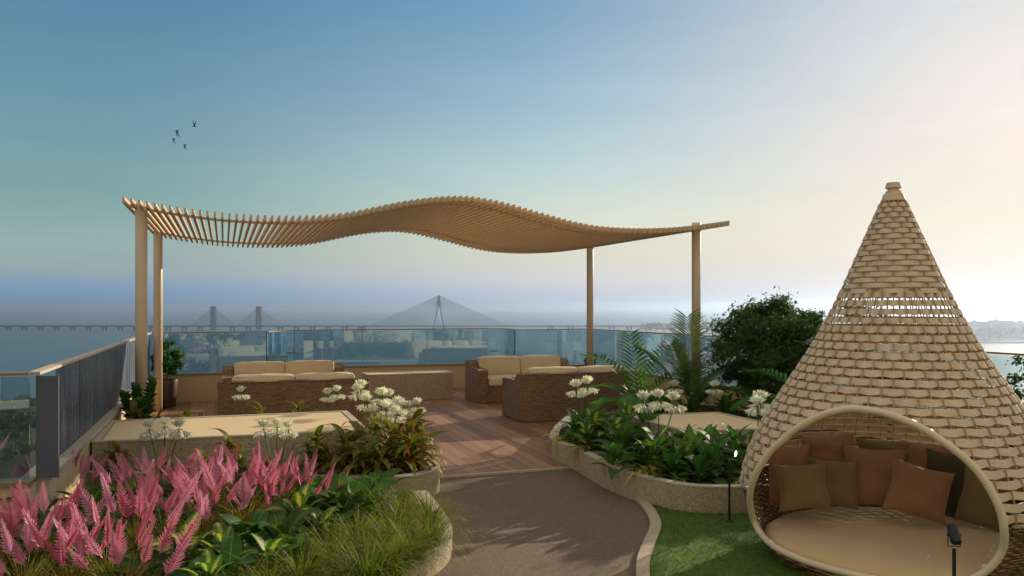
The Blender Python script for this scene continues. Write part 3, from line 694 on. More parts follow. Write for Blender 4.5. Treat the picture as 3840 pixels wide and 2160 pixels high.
# straps
def arc(z0, z1, pitch):
    zs = []; z = z0
    while z < z1:
        r0 = prs(z); r1 = prs(z+.01); ds = sqrt(.01**2+(r1-r0)**2)/.01; zs.append((z, 1/ds)); z += pitch/ds
    return zs
def band(mb, z, hz, nrib, phase, amp, sub=4, thick=.004, off=0, droop=.006, open_ok=True, sag=0):
    N = nrib*sub; prev = None; ring = []
    for j in range(N+1):
        a = 2*pi*j/N; w = cos(pi*j/sub+pi*phase); w = math.copysign(abs(w)**.6, w)
        dz = -droop*(.5+.5*w)
        vs = []
        for zz0, th in ((z-hz/2+dz,0),(z+hz/2+dz*.4,0),(z+hz/2+dz*.4,thick),(z-hz/2+dz,thick)):
            r = prs(zz0)+off+amp*w+th; vs.append(Vector((r*cos(a+fdir), r*sin(a+fdir), zz0)))
        ring.append((a if a < pi else a-2*pi, vs))
    for j in range(N):
        a = (2*pi*(j+.5)/N); 
        if open_ok and opened(a, z): continue
        p, q = ring[j][1], ring[j+1][1]; k = len(mb.v)
        fs = [(0,4,5,1),(1,5,6,2),(2,6,7,3),(3,7,4,0)]
        if open_ok and (opened(2*pi*(j-.5)/N, z)): fs.append((0,1,2,3))
        if open_ok and (opened(2*pi*(j+1.5)/N, z)): fs.append((7,6,5,4))
        mb.add(p+q, [f[::-1] for f in fs])
m = MB(); NR = 64
for i, (z, sl) in enumerate(arc(.55, 1.90, .0655)):
    band(m, z, .046*sl*(1 if z < 1.7 else .88), NR, i % 2, .010, 4)
m.build('woven_strap_shell', M['strap'], pod, smooth=False)
m = MB(); NT = 18
for i, (z, sl) in enumerate(arc(1.912, 2.54, .0415)):
    band(m, z, .032*sl, NT, i % 2, .009+.004*(2.6-z), 8, open_ok=False, droop=.003)
m.build('woven_strap_peak', M['strap'], pod)
m = MB()
for k in range(NR):
    a = 2*pi*k/NR; seg = []
    for i in range(60):
        z = .52+(1.94-.52)*i/59
        if opened(a, z):
            if len(seg) > 1: m.tube(seg, .0042, 5)
            seg = []
        else:
            r = prs(z)+.002; seg.append((r*cos(a+fdir), r*sin(a+fdir), z))
    if len(seg) > 1: m.tube(seg, .0042, 5)
for k in range(NT):
    a = 2*pi*(k)/NT; m.tube([((prs(z)+.002)*cos(a+fdir), (prs(z)+.002)*sin(a+fdir), z) for z in [1.90+.66*i/20 for i in range(21)]], .0045, 5)
m.build('cane_ribs', M['rib'], pod)
# bowl of finer wicker strands
m = MB(); NB = 84
zb = .012; i = 0
while zb < .50:
    band(m, zb, .017, NB, i % 2, .006, 3, thick=.006, droop=0, off=.004); zb += .0185; i += 1
m.build('wicker_bowl', M['bowl'], pod)
m = MB(); seg = []
for k in range(97):
    a = 2*pi*k/96
    if opened(a, .505):
        if len(seg) > 1: m.tube(seg, .014, 8)
        seg = []
    else: seg.append(((prs(.505)+.012)*cos(a+fdir), (prs(.505)+.012)*sin(a+fdir), .505))
if len(seg) > 1: m.tube(seg, .014, 8)
m.build('rim_tube', M['rim'], pod, smooth=True)
hc = crom([(p-PC)*1.0+Vector((cos(fdir),sin(fdir),0))*.02 for p in hoop3], 5, True)
m = MB(); m.tube(hc, .0235, 12, closed=True); m.build('opening_hoop', M['hoop'], pod, smooth=True)
m = MB(); m.lathe([(.066,2.55),(.082,2.555),(.066,2.605),(.054,2.61),(.052,2.625),(.04,2.627),(.04,2.642),(.056,2.647),(.046,2.685),(.0,2.687)], (0,0,0), 24, False)
m.build('peak_cap', M['strap'], pod, smooth=False)
# inner lining below the rim + mattress
m = MB(); m.lathe([(.79,.01),(.93,.2),(.97,.3)], (0,0,0), 48); m.v = [v for v in m.v]
ZM = .19
m = MB(); n = 64; vs = []; fs = []
rings = [(0,.0),(.35,.0),(.6,-.002),(.76,-.008),(.83,-.02),(.872,-.05),(.875,-.12)]
for r, dz in rings:
    for k in range(n):
        a = 2*pi*k/n; vs.append((r*cos(a), r*sin(a), ZM+dz+.006*sin(3*a+5*r)*(r > .3)))
for i in range(len(rings)-1):
    for k in range(n): fs.append((i*n+k, i*n+(k+1)%n, (i+1)*n+(k+1)%n, (i+1)*n+k))
m.add(vs, fs); m.build('mattress', M['mattress'], pod, smooth=True)

def pillow_mesh(mb, w, h, T, seed):
    rr_ = random.Random(seed); n = 16; ph = [rr_.uniform(0,6) for _ in range(8)]
    for s in (1,-1):
        vs = []; fs = []
        for i in range(n+1):
            for j in range(n+1):
                x = -1+2*i/n; y = -1+2*j/n
                th = T*max(0,(1-x**4)*(1-y**4))**.55
                th *= 1+.10*sin(3*x+ph[0]+2*y)+.06*sin(7*y+ph[1]+3*x)
                X = x*w*(1-.10*(1-y*y))+.003*sin(5*y+ph[2]); Y = y*h*(1-.10*(1-x*x))+.003*sin(5*x+ph[3])
                vs.append((X, s*th*.5+.006*sin(6*x+ph[4])*sin(5*y), Y))
        for i in range(n):
            for j in range(n):
                f = (i*(n+1)+j,(i+1)*(n+1)+j,(i+1)*(n+1)+j+1,i*(n+1)+j+1); fs.append(f if s < 0 else f[::-1])
        mb.add(vs, fs)
PIL = [ # px centre, py centre, half width px, half height px, depth Y, roll, yaw, lean, material, label
 (2960,1775,88,112,6.35,2,24,-8,'terracotta','large terracotta pillow at the left back of the pod, behind the olive pillows'),
 (3105,1700,100,70,6.5,-3,6,-10,'terracotta','wide terracotta pillow behind the two olive pillows'),
 (3330,1700,115,50,6.62,2,-4,-12,'olive','olive pillow mostly hidden at the very back behind the big terracotta one'),
 (3470,1760,90,100,6.5,3,-14,-10,'terracotta','terracotta pillow at the back right between olive and dark green pillows'),
 (3550,1820,80,118,6.35,4,-24,-8,'dark_olive','dark green pillow at the right of the pod'),
 (3275,1788,112,112,6.3,3,0,-12,'terracotta','big square terracotta pillow in the middle of the row'),
 (3125,1812,92,90,6.22,4,6,-14,'olive','olive pillow second from the left in the front row'),
 (3010,1826,98,88,6.05,-3,10,-16,'olive','olive pillow leftmost in the front row of the pod'),
 (3445,1842,112,100,6.0,14,-4,-16,'terracotta','tilted terracotta pillow in front at the right of the mattress'),
 (3690,1880,85,115,5.95,8,-34,-12,'olive','olive pillow at the far right, cut by the hoop'),
]
for k, (px, py, hw, hh, Y, roll, yaw, lean, mt, lab) in enumerate(PIL):
    m = MB(); pillow_mesh(m, hw/F*Y, hh/F*Y, .15, k)
    o_ = m.build('throw_pillow', M[mt], None, smooth=True); tag(o_, lab, 'pillow', 'throw pillows in the woven pod')
    zc_ = H-(py-HY)*Y/F; zc_ = max(zc_, ZM+hh/F*Y*.97)
    o_.location = ((px-CX)/F*Y, Y, zc_); o_.rotation_euler = (rad(lean), rad(roll), rad(yaw-12))

# ------------------------------------------------------------------ LAMPS
def spotlight(loc, zh, label, az, el, r=.028, L=.115, glow=False, pr=.0095):
    t = thing('garden_spotlight', loc, label, 'spotlight', 'black spike spotlights on the lawn')
    m = MB(); m.lathe([(.04,0),(.04,.006),(pr,.01),(pr,zh-.07)], (0,0,0), 16); m.build('pole', M['black'], t)
    d = Vector((cos(el)*cos(az), cos(el)*sin(az), sin(el))); c = Vector((0,0,zh)); s = d.cross(Vector((0,0,1))).normalized()
    m = MB(); m.tube([c-d*L*.5, c-d*(L*.5-.008), c+d*L*.4, c+d*L*.5], [r*.8, r, r, r*.96], 24); m.build('lamp_head', M['black'], t)
    m = MB(); k = .045
    for q in (1,-1): m.tube([c+s*q*(r+.004), Vector((0,0,zh-.062))+s*q*(r+.004)], .0028, 6)
    m.tube([Vector((0,0,zh-.062))-s*(r+.006), Vector((0,0,zh-.062))+s*(r+.006)], .0035, 6); m.tube([c-s*(r+.009), c+s*(r+.009)], .006, 8)
    m.build('yoke', M['black'], t)
    if glow:
        m = MB(); m.tube([c+d*(L*.5+.001), c+d*(L*.5+.006)], r*.9, 24); m.build('lens', M['lampglow'], t)
    return t
spotlight((1.815,6.79,.012), .575, 'lit black spotlight on a pole against the right planter wall', rad(-30), rad(-8), .026, .10, True)
p_ = XP(3578,4.3); spotlight((p_.x,p_.y,.012), .585, 'black spotlight on a pole standing in front of the pod opening', rad(84), rad(52), .027, .10)

# ------------------------------------------------------------------ PLANTS
def LEAF(mb, p, az, el, L, W_, droop=1.0, n=6, fold=.18, prof='ov', bend=0, roll=0):
    p = Vector(p); vs = []; uvs = []; e = el; a = az; step = L/n
    for i in range(n+1):
        t = i/n
        if prof == 'ov': w = sin(pi*min(1, t*.93+.03)**.85)**.75
        elif prof == 'lance': w = sin(pi*min(1, t*.97+.03)**.62)
        elif prof == 'strap': w = min(1, .45+t*3)*max(0, 1-t**5)**.8
        else: w = (1-t)**.7
        if i == n: w = .02
        d = Vector((cos(e)*cos(a), cos(e)*sin(a), sin(e))); s = Vector((-sin(a), cos(a), 0)); nn = s.cross(d)*-1
        if roll: s = s*cos(roll)+nn*sin(roll); nn = s.cross(d)*-1
        hw = W_*.5*w
        vs += [p-s*hw+nn*fold*hw, p.copy(), p+s*hw+nn*fold*hw]; uvs += [(0,t),(.5,t),(1,t)]
        p = p+d*step; e -= droop/n*(1+.6*t); a += bend/n
    fs = []
    for i in range(n): fs += [(3*i,3*i+1,3*i+4,3*i+3),(3*i+1,3*i+2,3*i+5,3*i+4)]
    mb.add(vs, fs, uvs)
def BLADE(mb, p, az, el, L, w, droop, n=4):
    p = Vector(p); vs = []; uvs = []; e = el
    s = Vector((-sin(az), cos(az), 0))
    for i in range(n+1):
        t = i/n; hw = w*.5*(1-t**2)+.0002; vs += [p-s*hw, p+s*hw]; uvs += [(0,t),(1,t)]
        p = p+Vector((cos(e)*cos(az), cos(e)*sin(az), sin(e)))*(L/n); e -= droop/n*(1+t)
    mb.add(vs, [(2*i,2*i+1,2*i+3,2*i+2) for i in range(n)], uvs); return p
def PLUME(mb, p, d, side, L, W_, rr_, n=13):
    p = Vector(p); d = Vector(d).normalized(); side = (Vector(side)-d*Vector(side).dot(d)).normalized(); oth = d.cross(side)
    for s_, ww, k0 in ((side, W_, 1), (oth, W_*.5, .6)):
        for q in (1,-1):
            for k in range(n):
                t = .02+.93*k/n; t2 = t+.95/n*.62; w = ww*1.25*(1-t)**.85*min(1,t*4+.45)*rr_.uniform(.8,1.15)
                tip = p+d*L*(t+.13+.03*rr_.random())+s_*q*w+oth*rr_.uniform(-.04,.04)*W_
                a = p+d*L*t; b = p+d*L*t2; m1 = p+d*L*(t+.06)+s_*q*w*.62; m2 = p+d*L*(t2+.06)+s_*q*w*.5
                mb.add([a,m1,tip,m2,b], [(0,1,2,3,4)] if q > 0 else [(4,3,2,1,0)], [(.5,t),(.8,t),(1,t),(.8,t),(.5,t)])
    for s_ in (side, oth):
        c = [p+d*L*t for t in (0,.3,.75,1)]; mb.add([c[0], c[1]-s_*W_*.24, c[1]+s_*W_*.24, c[2]-s_*W_*.08, c[2]+s_*W_*.08, c[3]], [(0,2,1),(1,2,4,3),(3,4,5)], [(.5,0),(.35,.3),(.65,.3),(.4,.75),(.6,.75),(.5,1)])
    mb.tube([p-d*.01, p+d*L*.98], [.0035,.001], 4)
# pink plume clump
def make_astilbe(seed, np_=10, spread=.62):
    r = random.Random(seed); t = thing('pink_plume_plant', (0,0,0), 'x', 'flower')
    m = MB(); st = MB()
    for k in range(130):
        a = r.uniform(0,2*pi); q = r.uniform(0,.06)
        BLADE(m, (q*cos(a),q*sin(a),0), a, r.uniform(.7,1.5), r.uniform(.22,.40), .006, r.uniform(.5,1.5), 4)
    m.build('foliage', M['yblade'], t)
    for k in range(np_):
        a = 2*pi*k*.382*2+r.uniform(-.4,.4); rad_ = spread*(.12+.88*(k+.5)/np_)**.8*.5
        h = .285*(1.08-.6*(rad_/spread))+r.uniform(-.03,.05)
        top = Vector((rad_*cos(a), rad_*sin(a), h)); st.tube([(top.x*.12,top.y*.12,0),(top.x*.55,top.y*.55,h*.62),top], [.0032,.0028,.0024], 4)
        tl = r.uniform(0,.35); lean = Vector((cos(a)*(.1+tl+1.3*rad_), sin(a)*(.1+tl+1.3*rad_), 1)).normalized()
        pm = MB(); L = r.uniform(.18,.29); sa = r.uniform(-.5,.5)
        PLUME(pm, (0,0,0), lean, (cos(sa), sin(sa), 0), L, L*.19, r)
        pm.build('plume', M['plume'], t).location = top
    st.build('stems', M['stem'], t); return t
def make_rosette(seed, mat, name, cat, nl, L, W_, el=(.5,1.3), droop=(.8,1.6), prof='ov', stemh=0, stemmat=None, fold=.18, petiole=.05, n=6):
    r = random.Random(seed); t = thing(name, (0,0,0), 'x', cat); m = MB(); st = MB()
    for k in range(nl):
        f = k/max(1,nl-1); a = k*2.4+r.uniform(-.3,.3); z = stemh*f
        e = el[0]+(el[1]-el[0])*f+r.uniform(-.15,.15); l = L*r.uniform(.75,1.1)*(1-.25*f)
        p0 = Vector((0,0,z)); d = Vector((cos(e)*cos(a), cos(e)*sin(a), sin(e))); p1 = p0+d*petiole*r.uniform(.7,1.3)
        if petiole > .02: st.tube([p0, p1+d*.01], [.004,.003], 5)
        LEAF(m, p1, a, e-.1, l, W_*r.uniform(.8,1.15), r.uniform(*droop), n, fold, prof, r.uniform(-.5,.5), r.uniform(-.35,.35))
    if stemh: st.tube([(0,0,-.02),(0,0,stemh)], [.007,.005], 6)
    m.build('leaves', M[mat], t, smooth=True)
    if st.v: st.build('stem', stemmat or M['stem'], t)
    return t
def make_cordyline(seed, h=.3):
    r = random.Random(seed); t = thing('red_edged_plant', (0,0,0), 'x', 'plant'); m = MB(); st = MB()
    for j in range(3):
        a0 = r.uniform(0,2*pi); top = Vector((.09*cos(a0)*j, .09*sin(a0)*j, h*(1-.22*j))); st.tube([(top.x*.2,top.y*.2,-.02), top], [.006,.004], 6)
        for k in range(12):
            f = k/11; a = k*2.4+r.uniform(-.4,.4)+j; p = Vector((top.x*(.2+.8*(.3+.7*f)), top.y*(.2+.8*(.3+.7*f)), top.z*(.3+.7*f)))
            LEAF(m, p, a, .35+.75*f+r.uniform(-.1,.2), r.uniform(.22,.34), r.uniform(.06,.085), r.uniform(1.2,2.2), 7, .25, 'lance', r.uniform(-.6,.6), r.uniform(-.3,.3))
        LEAF(m, top, a0, 1.35, .10, .06, .3, 5, .3, 'ov')
    m.build('leaves', M['red'], t, smooth=True); st.build('stem', M['redstem'], t); return t
def FLORET(mb, st, c, d, L, r):
    d = d.normalized(); side = d.cross(Vector((0,0,1)) if abs(d.z) < .9 else Vector((1,0,0))).normalized(); o2 = d.cross(side)
    b = c+d*.012
    for k in range(6):
        a = 2*pi*k/6+r.uniform(-.2,.2); q = side*cos(a)+o2*sin(a)
        p0 = b; p1 = b+d*L*.4+q*L*.14; p2 = b+d*L*.75+q*L*.30; p3 = b+d*L*(.98+r.uniform(-.1,.1))+q*L*(.42+r.uniform(0,.15))
        w = (d.cross(q)).normalized(); mb.add([p0,p1-w*L*.11,p1+w*L*.11,p2-w*L*.14,p2+w*L*.14,p3-w*L*.02,p3+w*L*.02],[(0,2,1),(1,2,4,3),(3,4,6,5)],[(.5,0),(.3,.4),(.7,.4),(.2,.7),(.8,.7),(.4,1),(.6,1)])
def make_agapanthus(seed, heads):
    r = random.Random(seed); t = thing('white_umbel_plant', (0,0,0), 'x', 'flower'); m = MB()
    for k in range(26):
        a = k*2.4+r.uniform(-.4,.4); LEAF(m, (.02*cos(a),.02*sin(a),0), a, r.uniform(.8,1.4), r.uniform(.28,.42), .017, r.uniform(1.6,2.7), 7, .15, 'strap', r.uniform(-.5,.5))
    m.build('leaves', M['strapleaf'], t, smooth=True)
    for (dx, dy, h) in heads:
        st = MB(); st.tube([(dx*.15,dy*.15,0),(dx*.6,dy*.6,h*.6),(dx,dy,h)], [.0065,.0055,.005], 6); hd = MB(); top = Vector((dx,dy,h))
        for k in range(17):
            a = k*2.4; f = k/16
            if f < .55: d = Vector((cos(a),sin(a),.15)); dd = Vector((cos(a)*.8,sin(a)*.8,-.75)); ped = .038
            else: d = Vector((cos(a)*(1-f)*1.6,sin(a)*(1-f)*1.6,1)); dd = d;  ped = .024
            c = top+d.normalized()*ped*r.uniform(.8,1.2); st.tube([top, top+d.normalized()*ped*.6+Vector((0,0,.01)), c], .0017, 4)
            FLORET(hd, st, c, dd, .072*r.uniform(.85,1.15), r)
        so = st.build('flower_stem', M['stem'], t); hd.build('flower_head', M['petal'], so)
    return t
def make_grass(seed, n=230, L=(.24,.42), mat='blade', w=.0045):
    r = random.Random(seed); m = MB()
    for k in range(n):
        a = r.uniform(0,2*pi); q = r.uniform(0,.05)
        BLADE(m, (q*cos(a),q*sin(a),0), a+r.uniform(-.4,.4), r.uniform(.75,1.5), r.uniform(*L), w, r.uniform(.8,2.2), 5)
    t = thing('grass_tuft', (0,0,0), 'x', 'grass'); m.build('blades', M[mat], t); return t
def FROND(mb, st, p, az, el, L, droop, lw, nl=22, width=.26, up=.5, seed=0):
    r = random.Random(seed); p = Vector(p); pts = []; e = el; n = 14; dirs = []
    for i in range(n+1):
        pts.append(p.copy()); d = Vector((cos(e)*cos(az), cos(e)*sin(az), sin(e))); dirs.append(d); p = p+d*L/n; e -= droop/n*(1+.8*i/n)
    st.tube(pts, [.006*(1-.75*i/n) for i in range(n+1)], 5)
    s = Vector((-sin(az), cos(az), 0))
    for k in range(nl):
        f = .22+.78*k/(nl-1); i = min(n-1, int(f*n)); q = pts[i].lerp(pts[i+1], f*n-i) if i < n else pts[n]; d = dirs[i]
        ll = width*sin(pi*min(1,(f-.12)*.95))**.6*r.uniform(.9,1.1)+.05
        for sg in (1,-1):
            nn = s.cross(d); dd = (s*sg*.85+d*.75-nn*up*.3).normalized(); a2 = atan2(dd.y,dd.x); e2 = math.asin(max(-1,min(1,dd.z)))
            lf = Vector((cos(e2)*cos(a2), cos(e2)*sin(a2), sin(e2))); ls = Vector((-sin(a2), cos(a2), 0)); ln_ = ls.cross(lf)*-1; v = d-lf*d.dot(lf)
            LEAF(mb, q, a2, e2, ll, lw, r.uniform(.2,.6), 4, .3, 'lance', 0, atan2(v.dot(ln_), v.dot(ls))+sg*.35)
def make_palm(seed, fr, mat, lw, nl, width, label_cat='palm', name='areca_palm', stemh=.25):
    t = thing(name, (0,0,0), 'x', label_cat)
    for i, (az, el, L, dr) in enumerate(fr):
        m = MB(); st = MB(); FROND(m, st, (.03*cos(az),.03*sin(az),stemh*.4), az, el, L, dr, lw, nl, width, seed=seed+i)
        f = m.build('frond', M[mat], t, smooth=True); st.build('frond_stalk', M['stem'], f)
    m = MB(); m.tube([(0,0,-.05),(0,0,stemh*.6)], [.03,.02], 8); m.build('trunk', M['bark'], t); return t
def blob_leaves(mb, c, rad3, n, size, r, clumps=40, hollow=.35, lw=.45):
    cs = []
    for k in range(clumps):
        while True:
            v = Vector((r.uniform(-1,1), r.uniform(-1,1), r.uniform(-1,1)))
            if hollow*.5 < v.length < 1: break
        cs.append((Vector((v.x*rad3[0], v.y*rad3[1], v.z*rad3[2])), r.uniform(.12,.3)))
    for k in range(n):
        q, s = r.choice(cs); v = Vector((r.gauss(0,1), r.gauss(0,1), r.gauss(0,.8)))*s*.5*max(rad3)
        p = Vector(c)+q*.95+v*.8; nn = (q.normalized()+Vector((r.gauss(0,.7),r.gauss(0,.7),r.gauss(.3,.7)))).normalized()
        s1 = nn.cross(Vector((r.gauss(0,1),r.gauss(0,1),r.gauss(0,1)))).normalized(); s2 = nn.cross(s1); L = size*r.uniform(.7,1.3); w = L*lw
        mb.add([p-s1*L*.5, p-s2*w*.5+nn*.08*L, p+s1*L*.5, p+s2*w*.5+nn*.08*L], [(0,1,2,3)], [(.5,0),(0,.5),(.5,1),(1,.5)])
def bush(name, loc, rad3, cz, n, size, mat, label, cat, seed, clumps=40, trunk=.03, group=None, flowers=None):
    r = random.Random(seed); t = thing(name, loc, label, cat, group); m = MB()
    blob_leaves(m, (0,0,cz), rad3, n, size, r, clumps); m.build('crown', M[mat], t)
    st = MB(); st.tube([(0,0,-.05),(.01,0,cz*.5),(0,0,cz)], [trunk,trunk*.8,trunk*.5], 8)
    for k in range(9):
        a = k*2.4; st.tube([(0,0,cz*.45),(rad3[0]*.35*cos(a),rad3[1]*.35*sin(a),cz),(rad3[0]*.75*cos(a),rad3[1]*.75*sin(a),cz+rad3[2]*.3*sin(k))], [trunk*.5,trunk*.3,trunk*.12], 5)
    st.build('trunk', M['bark'], t)
    if flowers:
        m = MB(); blob_leaves(m, (0,0,cz), [x*1.02 for x in rad3], flowers, size*.45, r, clumps, .6, .8); m.build('flowers', M['redflower'], t)
    return t

# prototypes are used as the first instance of each kind
def scatter(protos, spots, group, rng):
    used = set()
    for i, sp in enumerate(spots):
        (px, Y, z, sc, lab) = sp[:5]; loc = XP(px, Y, z); k = sp[5] if len(sp) > 5 else i % len(protos); rz = sp[6] if len(sp) > 6 else rng.uniform(0, 2*pi)
        if k not in used:
            used.add(k); o = protos[k]; o.location = loc; o.rotation_euler = (0,0,rz); o.scale = (sc,)*3; o['label'] = lab; o['group'] = group
        else: copy_tree(protos[k], loc, rz, sc, lab, group)
rs = random.Random(21)
G1 = 'clumps of pink plumes in the left bed'
ast = [make_astilbe(s, n) for s, n in ((1,10),(2,11),(3,10))]
scatter(ast, [
 (225,7.0,.08,1.0,'pink plume clump beside the grey fin and glass at far left'),
 (30,6.6,.08,.85,'pink plume clump at the far left edge under the clear glass'),
 (560,6.95,.08,1.0,'pink plume clump below the dark left corner of the long stone block'),
 (800,6.9,.08,1.05,'pink plume clump in the back row under the three left white flowers'),
 (960,6.75,.08,1.1,'dense pink plume clump in the back row at the middle of the bed'),
 (1085,6.8,.08,1.0,'pink plume clump in the back row beneath the middle white flowers'),
 (1165,6.55,.08,.95,'pink plume clump at the right end of the drift, leaning right'),
 (700,6.35,.08,1.0,'pink plume clump in the middle row left of centre'),
 (910,6.25,.08,1.1,'pink plume clump in the middle row, reddest and fullest'),
 (1030,6.2,.08,.95,'pink plume clump in the middle row behind the yellow-green leaves'),
 (510,5.65,.08,1.1,'tall pink plume clump at the centre front left of the variegated plant'),
 (615,5.75,.08,.95,'pink plume clump behind the variegated plant, in front row'),
 (170,5.35,.08,1.05,'tall pink plume clump at the left front'),
 (60,5.25,.08,1.0,'pink plume clump by the left picture edge, second row from front'),
 (400,5.0,.08,1.05,'pink plume clump in the front row with wide leaning plumes'),
 (90,4.75,.08,1.0,'pale mauve plume clump in the bottom left corner'),
 (250,4.8,.08,.95,'pale pink plume clump in front, right of the corner clump'),
 (470,4.65,.08,1.0,'pink plume clump at the bottom edge leaning to the right'),
 (760,5.95,.08,.95,'small pink plume clump between middle and front rows'),
 ], G1, rs)
G2 = 'dark broad-leaved plants in the left bed'
brd = [make_rosette(s, 'broad', 'broad_leaf_plant', 'plant', 13, .34, .12, (.35,1.25), (.7,1.5), 'ov', .06, petiole=.09) for s in (5,6)]
scatter(brd, [
 (330,6.2,.08,1.23,'dark broad-leaved plant between the far left plumes and middle clump'),
 (120,6.0,.08,1.29,'dark arching broad-leaved plant under the far left plumes'),
 (440,6.5,.08,1.12,'dark broad-leaved plant in front of the stone block corner'),
 (690,7.2,.1,1.12,'dark broad-leaved plant behind the back row of plumes'),
 (250,5.5,.08,1.12,'broad dark leaves behind the tall left front plumes'),
 (560,4.95,.08,0.95,'broad ribbed green leaf plant at the bottom edge left of variegated plant'),
 (1275,6.25,.08,1.34,'dark upright broad-leaved plant left of the grasses'),
 (1345,6.6,.08,1.29,'dark upright broad-leaved plant in front of the curved planter'),
 (940,5.45,.08,1.12,'dark broad-leaved plant right of the variegated plant'),
 (1060,5.5,.08,1.23,'dark tall broad-leaved plant in the middle of the front bed'),
 (1210,6.7,.1,1.12,'dark broad-leaved plant behind the upper variegated plant'),
 (1420,7.1,.1,1.01,'dark broad-leaved plant low against the curved planter wall'),
 (40,5.5,.08,1.12,'dark broad-leaved plant at the left picture edge'),
 (860,4.9,.08,1.01,'dark broad-leaved plant at the bottom edge below the variegated plant'),
 ]+[(px,Y,.1,s_,l) for px,Y,s_,l in ((980,6.9,1.0,'dark broad leaves behind the fullest pink clump'),(1130,7.2,1.0,'dark broad leaves behind the right end of the pink drift'),(620,6.1,.9,'dark broad leaves between the middle and front pink clumps'),(400,5.9,1.0,'dark broad leaves behind the tall centre front plumes'),(1100,5.1,.9,'dark broad leaves low in the front of the bed'),(1180,6.2,1.1,'dark broad leaves right of the yellow-topped variegated plant'))], G2, rs)
G3 = 'yellow-green variegated plants'
dif = [make_rosette(s, 'dieff', 'variegated_plant', 'plant', 14, .23, .105, (.3,1.3), (.5,1.3), 'ov', .16, petiole=.09) for s in (8,9)]
scatter(dif, [
 (700,5.05,.08,1.15,'large yellow-blotched variegated plant at the front of the left bed'),
 (830,5.15,.08,1.0,'variegated plant with blotched leaves right beside the large one'),
 (1120,5.9,.08,1.15,'variegated plant with bright yellow top leaf in the middle of the bed'),
 (1200,5.7,.08,.95,'variegated plant right of the bright yellow-topped one'),
 (1010,5.0,.08,.9,'low variegated plant near the bottom edge of the left bed'),
 (780,4.65,.08,.9,'variegated plant cut by the bottom edge'),
 (2230,9.3,.2,1.2,'variegated plant behind the left white flowers of the right bed'),
 (2300,8.8,.2,1.2,'variegated plant with upright mottled leaves left in the right bed'),
 (2360,10.2,.2,1.1,'bright variegated plant in front of the right sofa back'),
 (2430,10.6,.2,1.0,'variegated plant under the left palm'),
 (2460,8.2,.2,1.1,'variegated plant below the middle white flowers of the right bed'),
 (2200,8.95,.2,1.0,'variegated plant low at the left nose of the right bed'),
 ], G3, rs)
G4 = 'arching grass tufts along the left kerb'
grs = [make_grass(s) for s in (31,32,33)]
gs = [(1500,6.25,1.05,'grass tuft highest up beside the curved planter wall'),(1400,6.5,.95,'grass tuft under the curved planter wall'),(1590,6.2,1.0,'grass tuft spilling over the kerb furthest right'),
 (1450,5.75,1.05,'grass tuft in the middle of the kerb bend'),(1600,5.72,1.0,'grass tuft hanging over the kerb at the middle of its bend'),(1330,5.6,1.0,'grass tuft left of the kerb bend'),
 (1250,5.15,1.05,'grass tuft near the bottom right of the bed'),(1465,5.15,1.05,'grass tuft behind the kerb near the bottom edge'),(1120,4.85,1.0,'grass tuft at the bottom edge, middle of the bed'),
 (1535,5.38,1.0,'grass tuft spilling over the lower kerb'),(1000,4.7,.9,'grass tuft cut by the bottom edge right of the broad leaf'),(1360,4.9,1.05,'grass tuft at the bottom edge left of the kerb'),
 (1210,5.45,.9,'grass tuft between dark leaves and kerb'),(1500,6.75,.85,'small grass tuft at the foot of the curved planter'),(900,4.6,.8,'small grass tuft at the bottom edge under the variegated plant')]
scatter(grs, [(px+15,Y,.09,s*1.2,l) for px,Y,s,l in gs], G4, rs)
G5 = 'green plants with red leaf edges'
cor = [make_cordyline(s, h) for s, h in ((41,.3),(42,.22),(43,.36))]
scatter(cor, [
 (440,7.75,.15,0.85,'red-edged plant at the left in front of the stone block'),
 (610,7.7,.12,0.73,'red-edged plant between the three left white flowers'),
 (860,7.6,.17,0.93,'red-edged plant with big curled leaf left of the middle white flowers'),
 (760,7.65,.17,0.68,'low red-edged plant behind the back row of plumes'),
 (1000,7.7,.17,0.65,'low red-edged plant under the middle white flowers'),
 (1190,7.9,.17,0.96,'tall red-edged plant with upright heart leaf right of the middle flowers'),
 (1290,7.7,.17,1.12,'bushy red-edged plant in front of the block corner'),
 (1350,8.1,.17,1.46,'tall red-edged plant with upright leaf at the block corner'),
 (1460,7.8,.17,1.23,'red-edged plant at the nose of the curved planter'),
 (1540,7.95,.17,1.29,'red-edged plant overhanging the planter rim beside the deck'),
 (1400,7.7,.17,1.12,'red-edged plant low behind the planter rim'),
 (1560,8.5,.17,1.12,'red-edged plant along the deck side of the planter'),
 (1490,9.0,.17,1.29,'red-edged plant below the cluster of white flowers'),
 (1410,9.9,.17,0.98,'red-edged plant by the block, left of the flower cluster'),
 (500,9.75,.17,0.98,'red-edged plant under the leafy bush by the parapet'),
 (700,10.1,.17,0.94,'red-edged plant in front of the far left column'),
 (800,10.25,.17,0.85,'red-edged plant at the left end of the near sofa back'),
 (980,10.35,.17,0.85,'red-edged plant in front of the left part of the near sofa back'),
 (1120,10.5,.17,0.98,'bright red-edged plant in front of the middle of the near sofa back'),
 (1200,10.55,.17,0.62,'small reddish plant in front of the near sofa back'),
 (590,9.9,.17,0.72,'small red-edged plant behind the left end of the stone block'),
 ], G5, rs)
G6 = 'white umbel flowers'
aga = [make_agapanthus(51, [(-.13,.0,.50),(0,.03,.52),(.14,-.02,.50)]), make_agapanthus(52, [(-.05,.0,.5),(.07,.03,.53)]), make_agapanthus(53, [(0,0,.52)]), make_agapanthus(54, [(-.12,.02,.46),(.02,-.05,.52),(.13,.06,.49),(.2,-.06,.42)])]
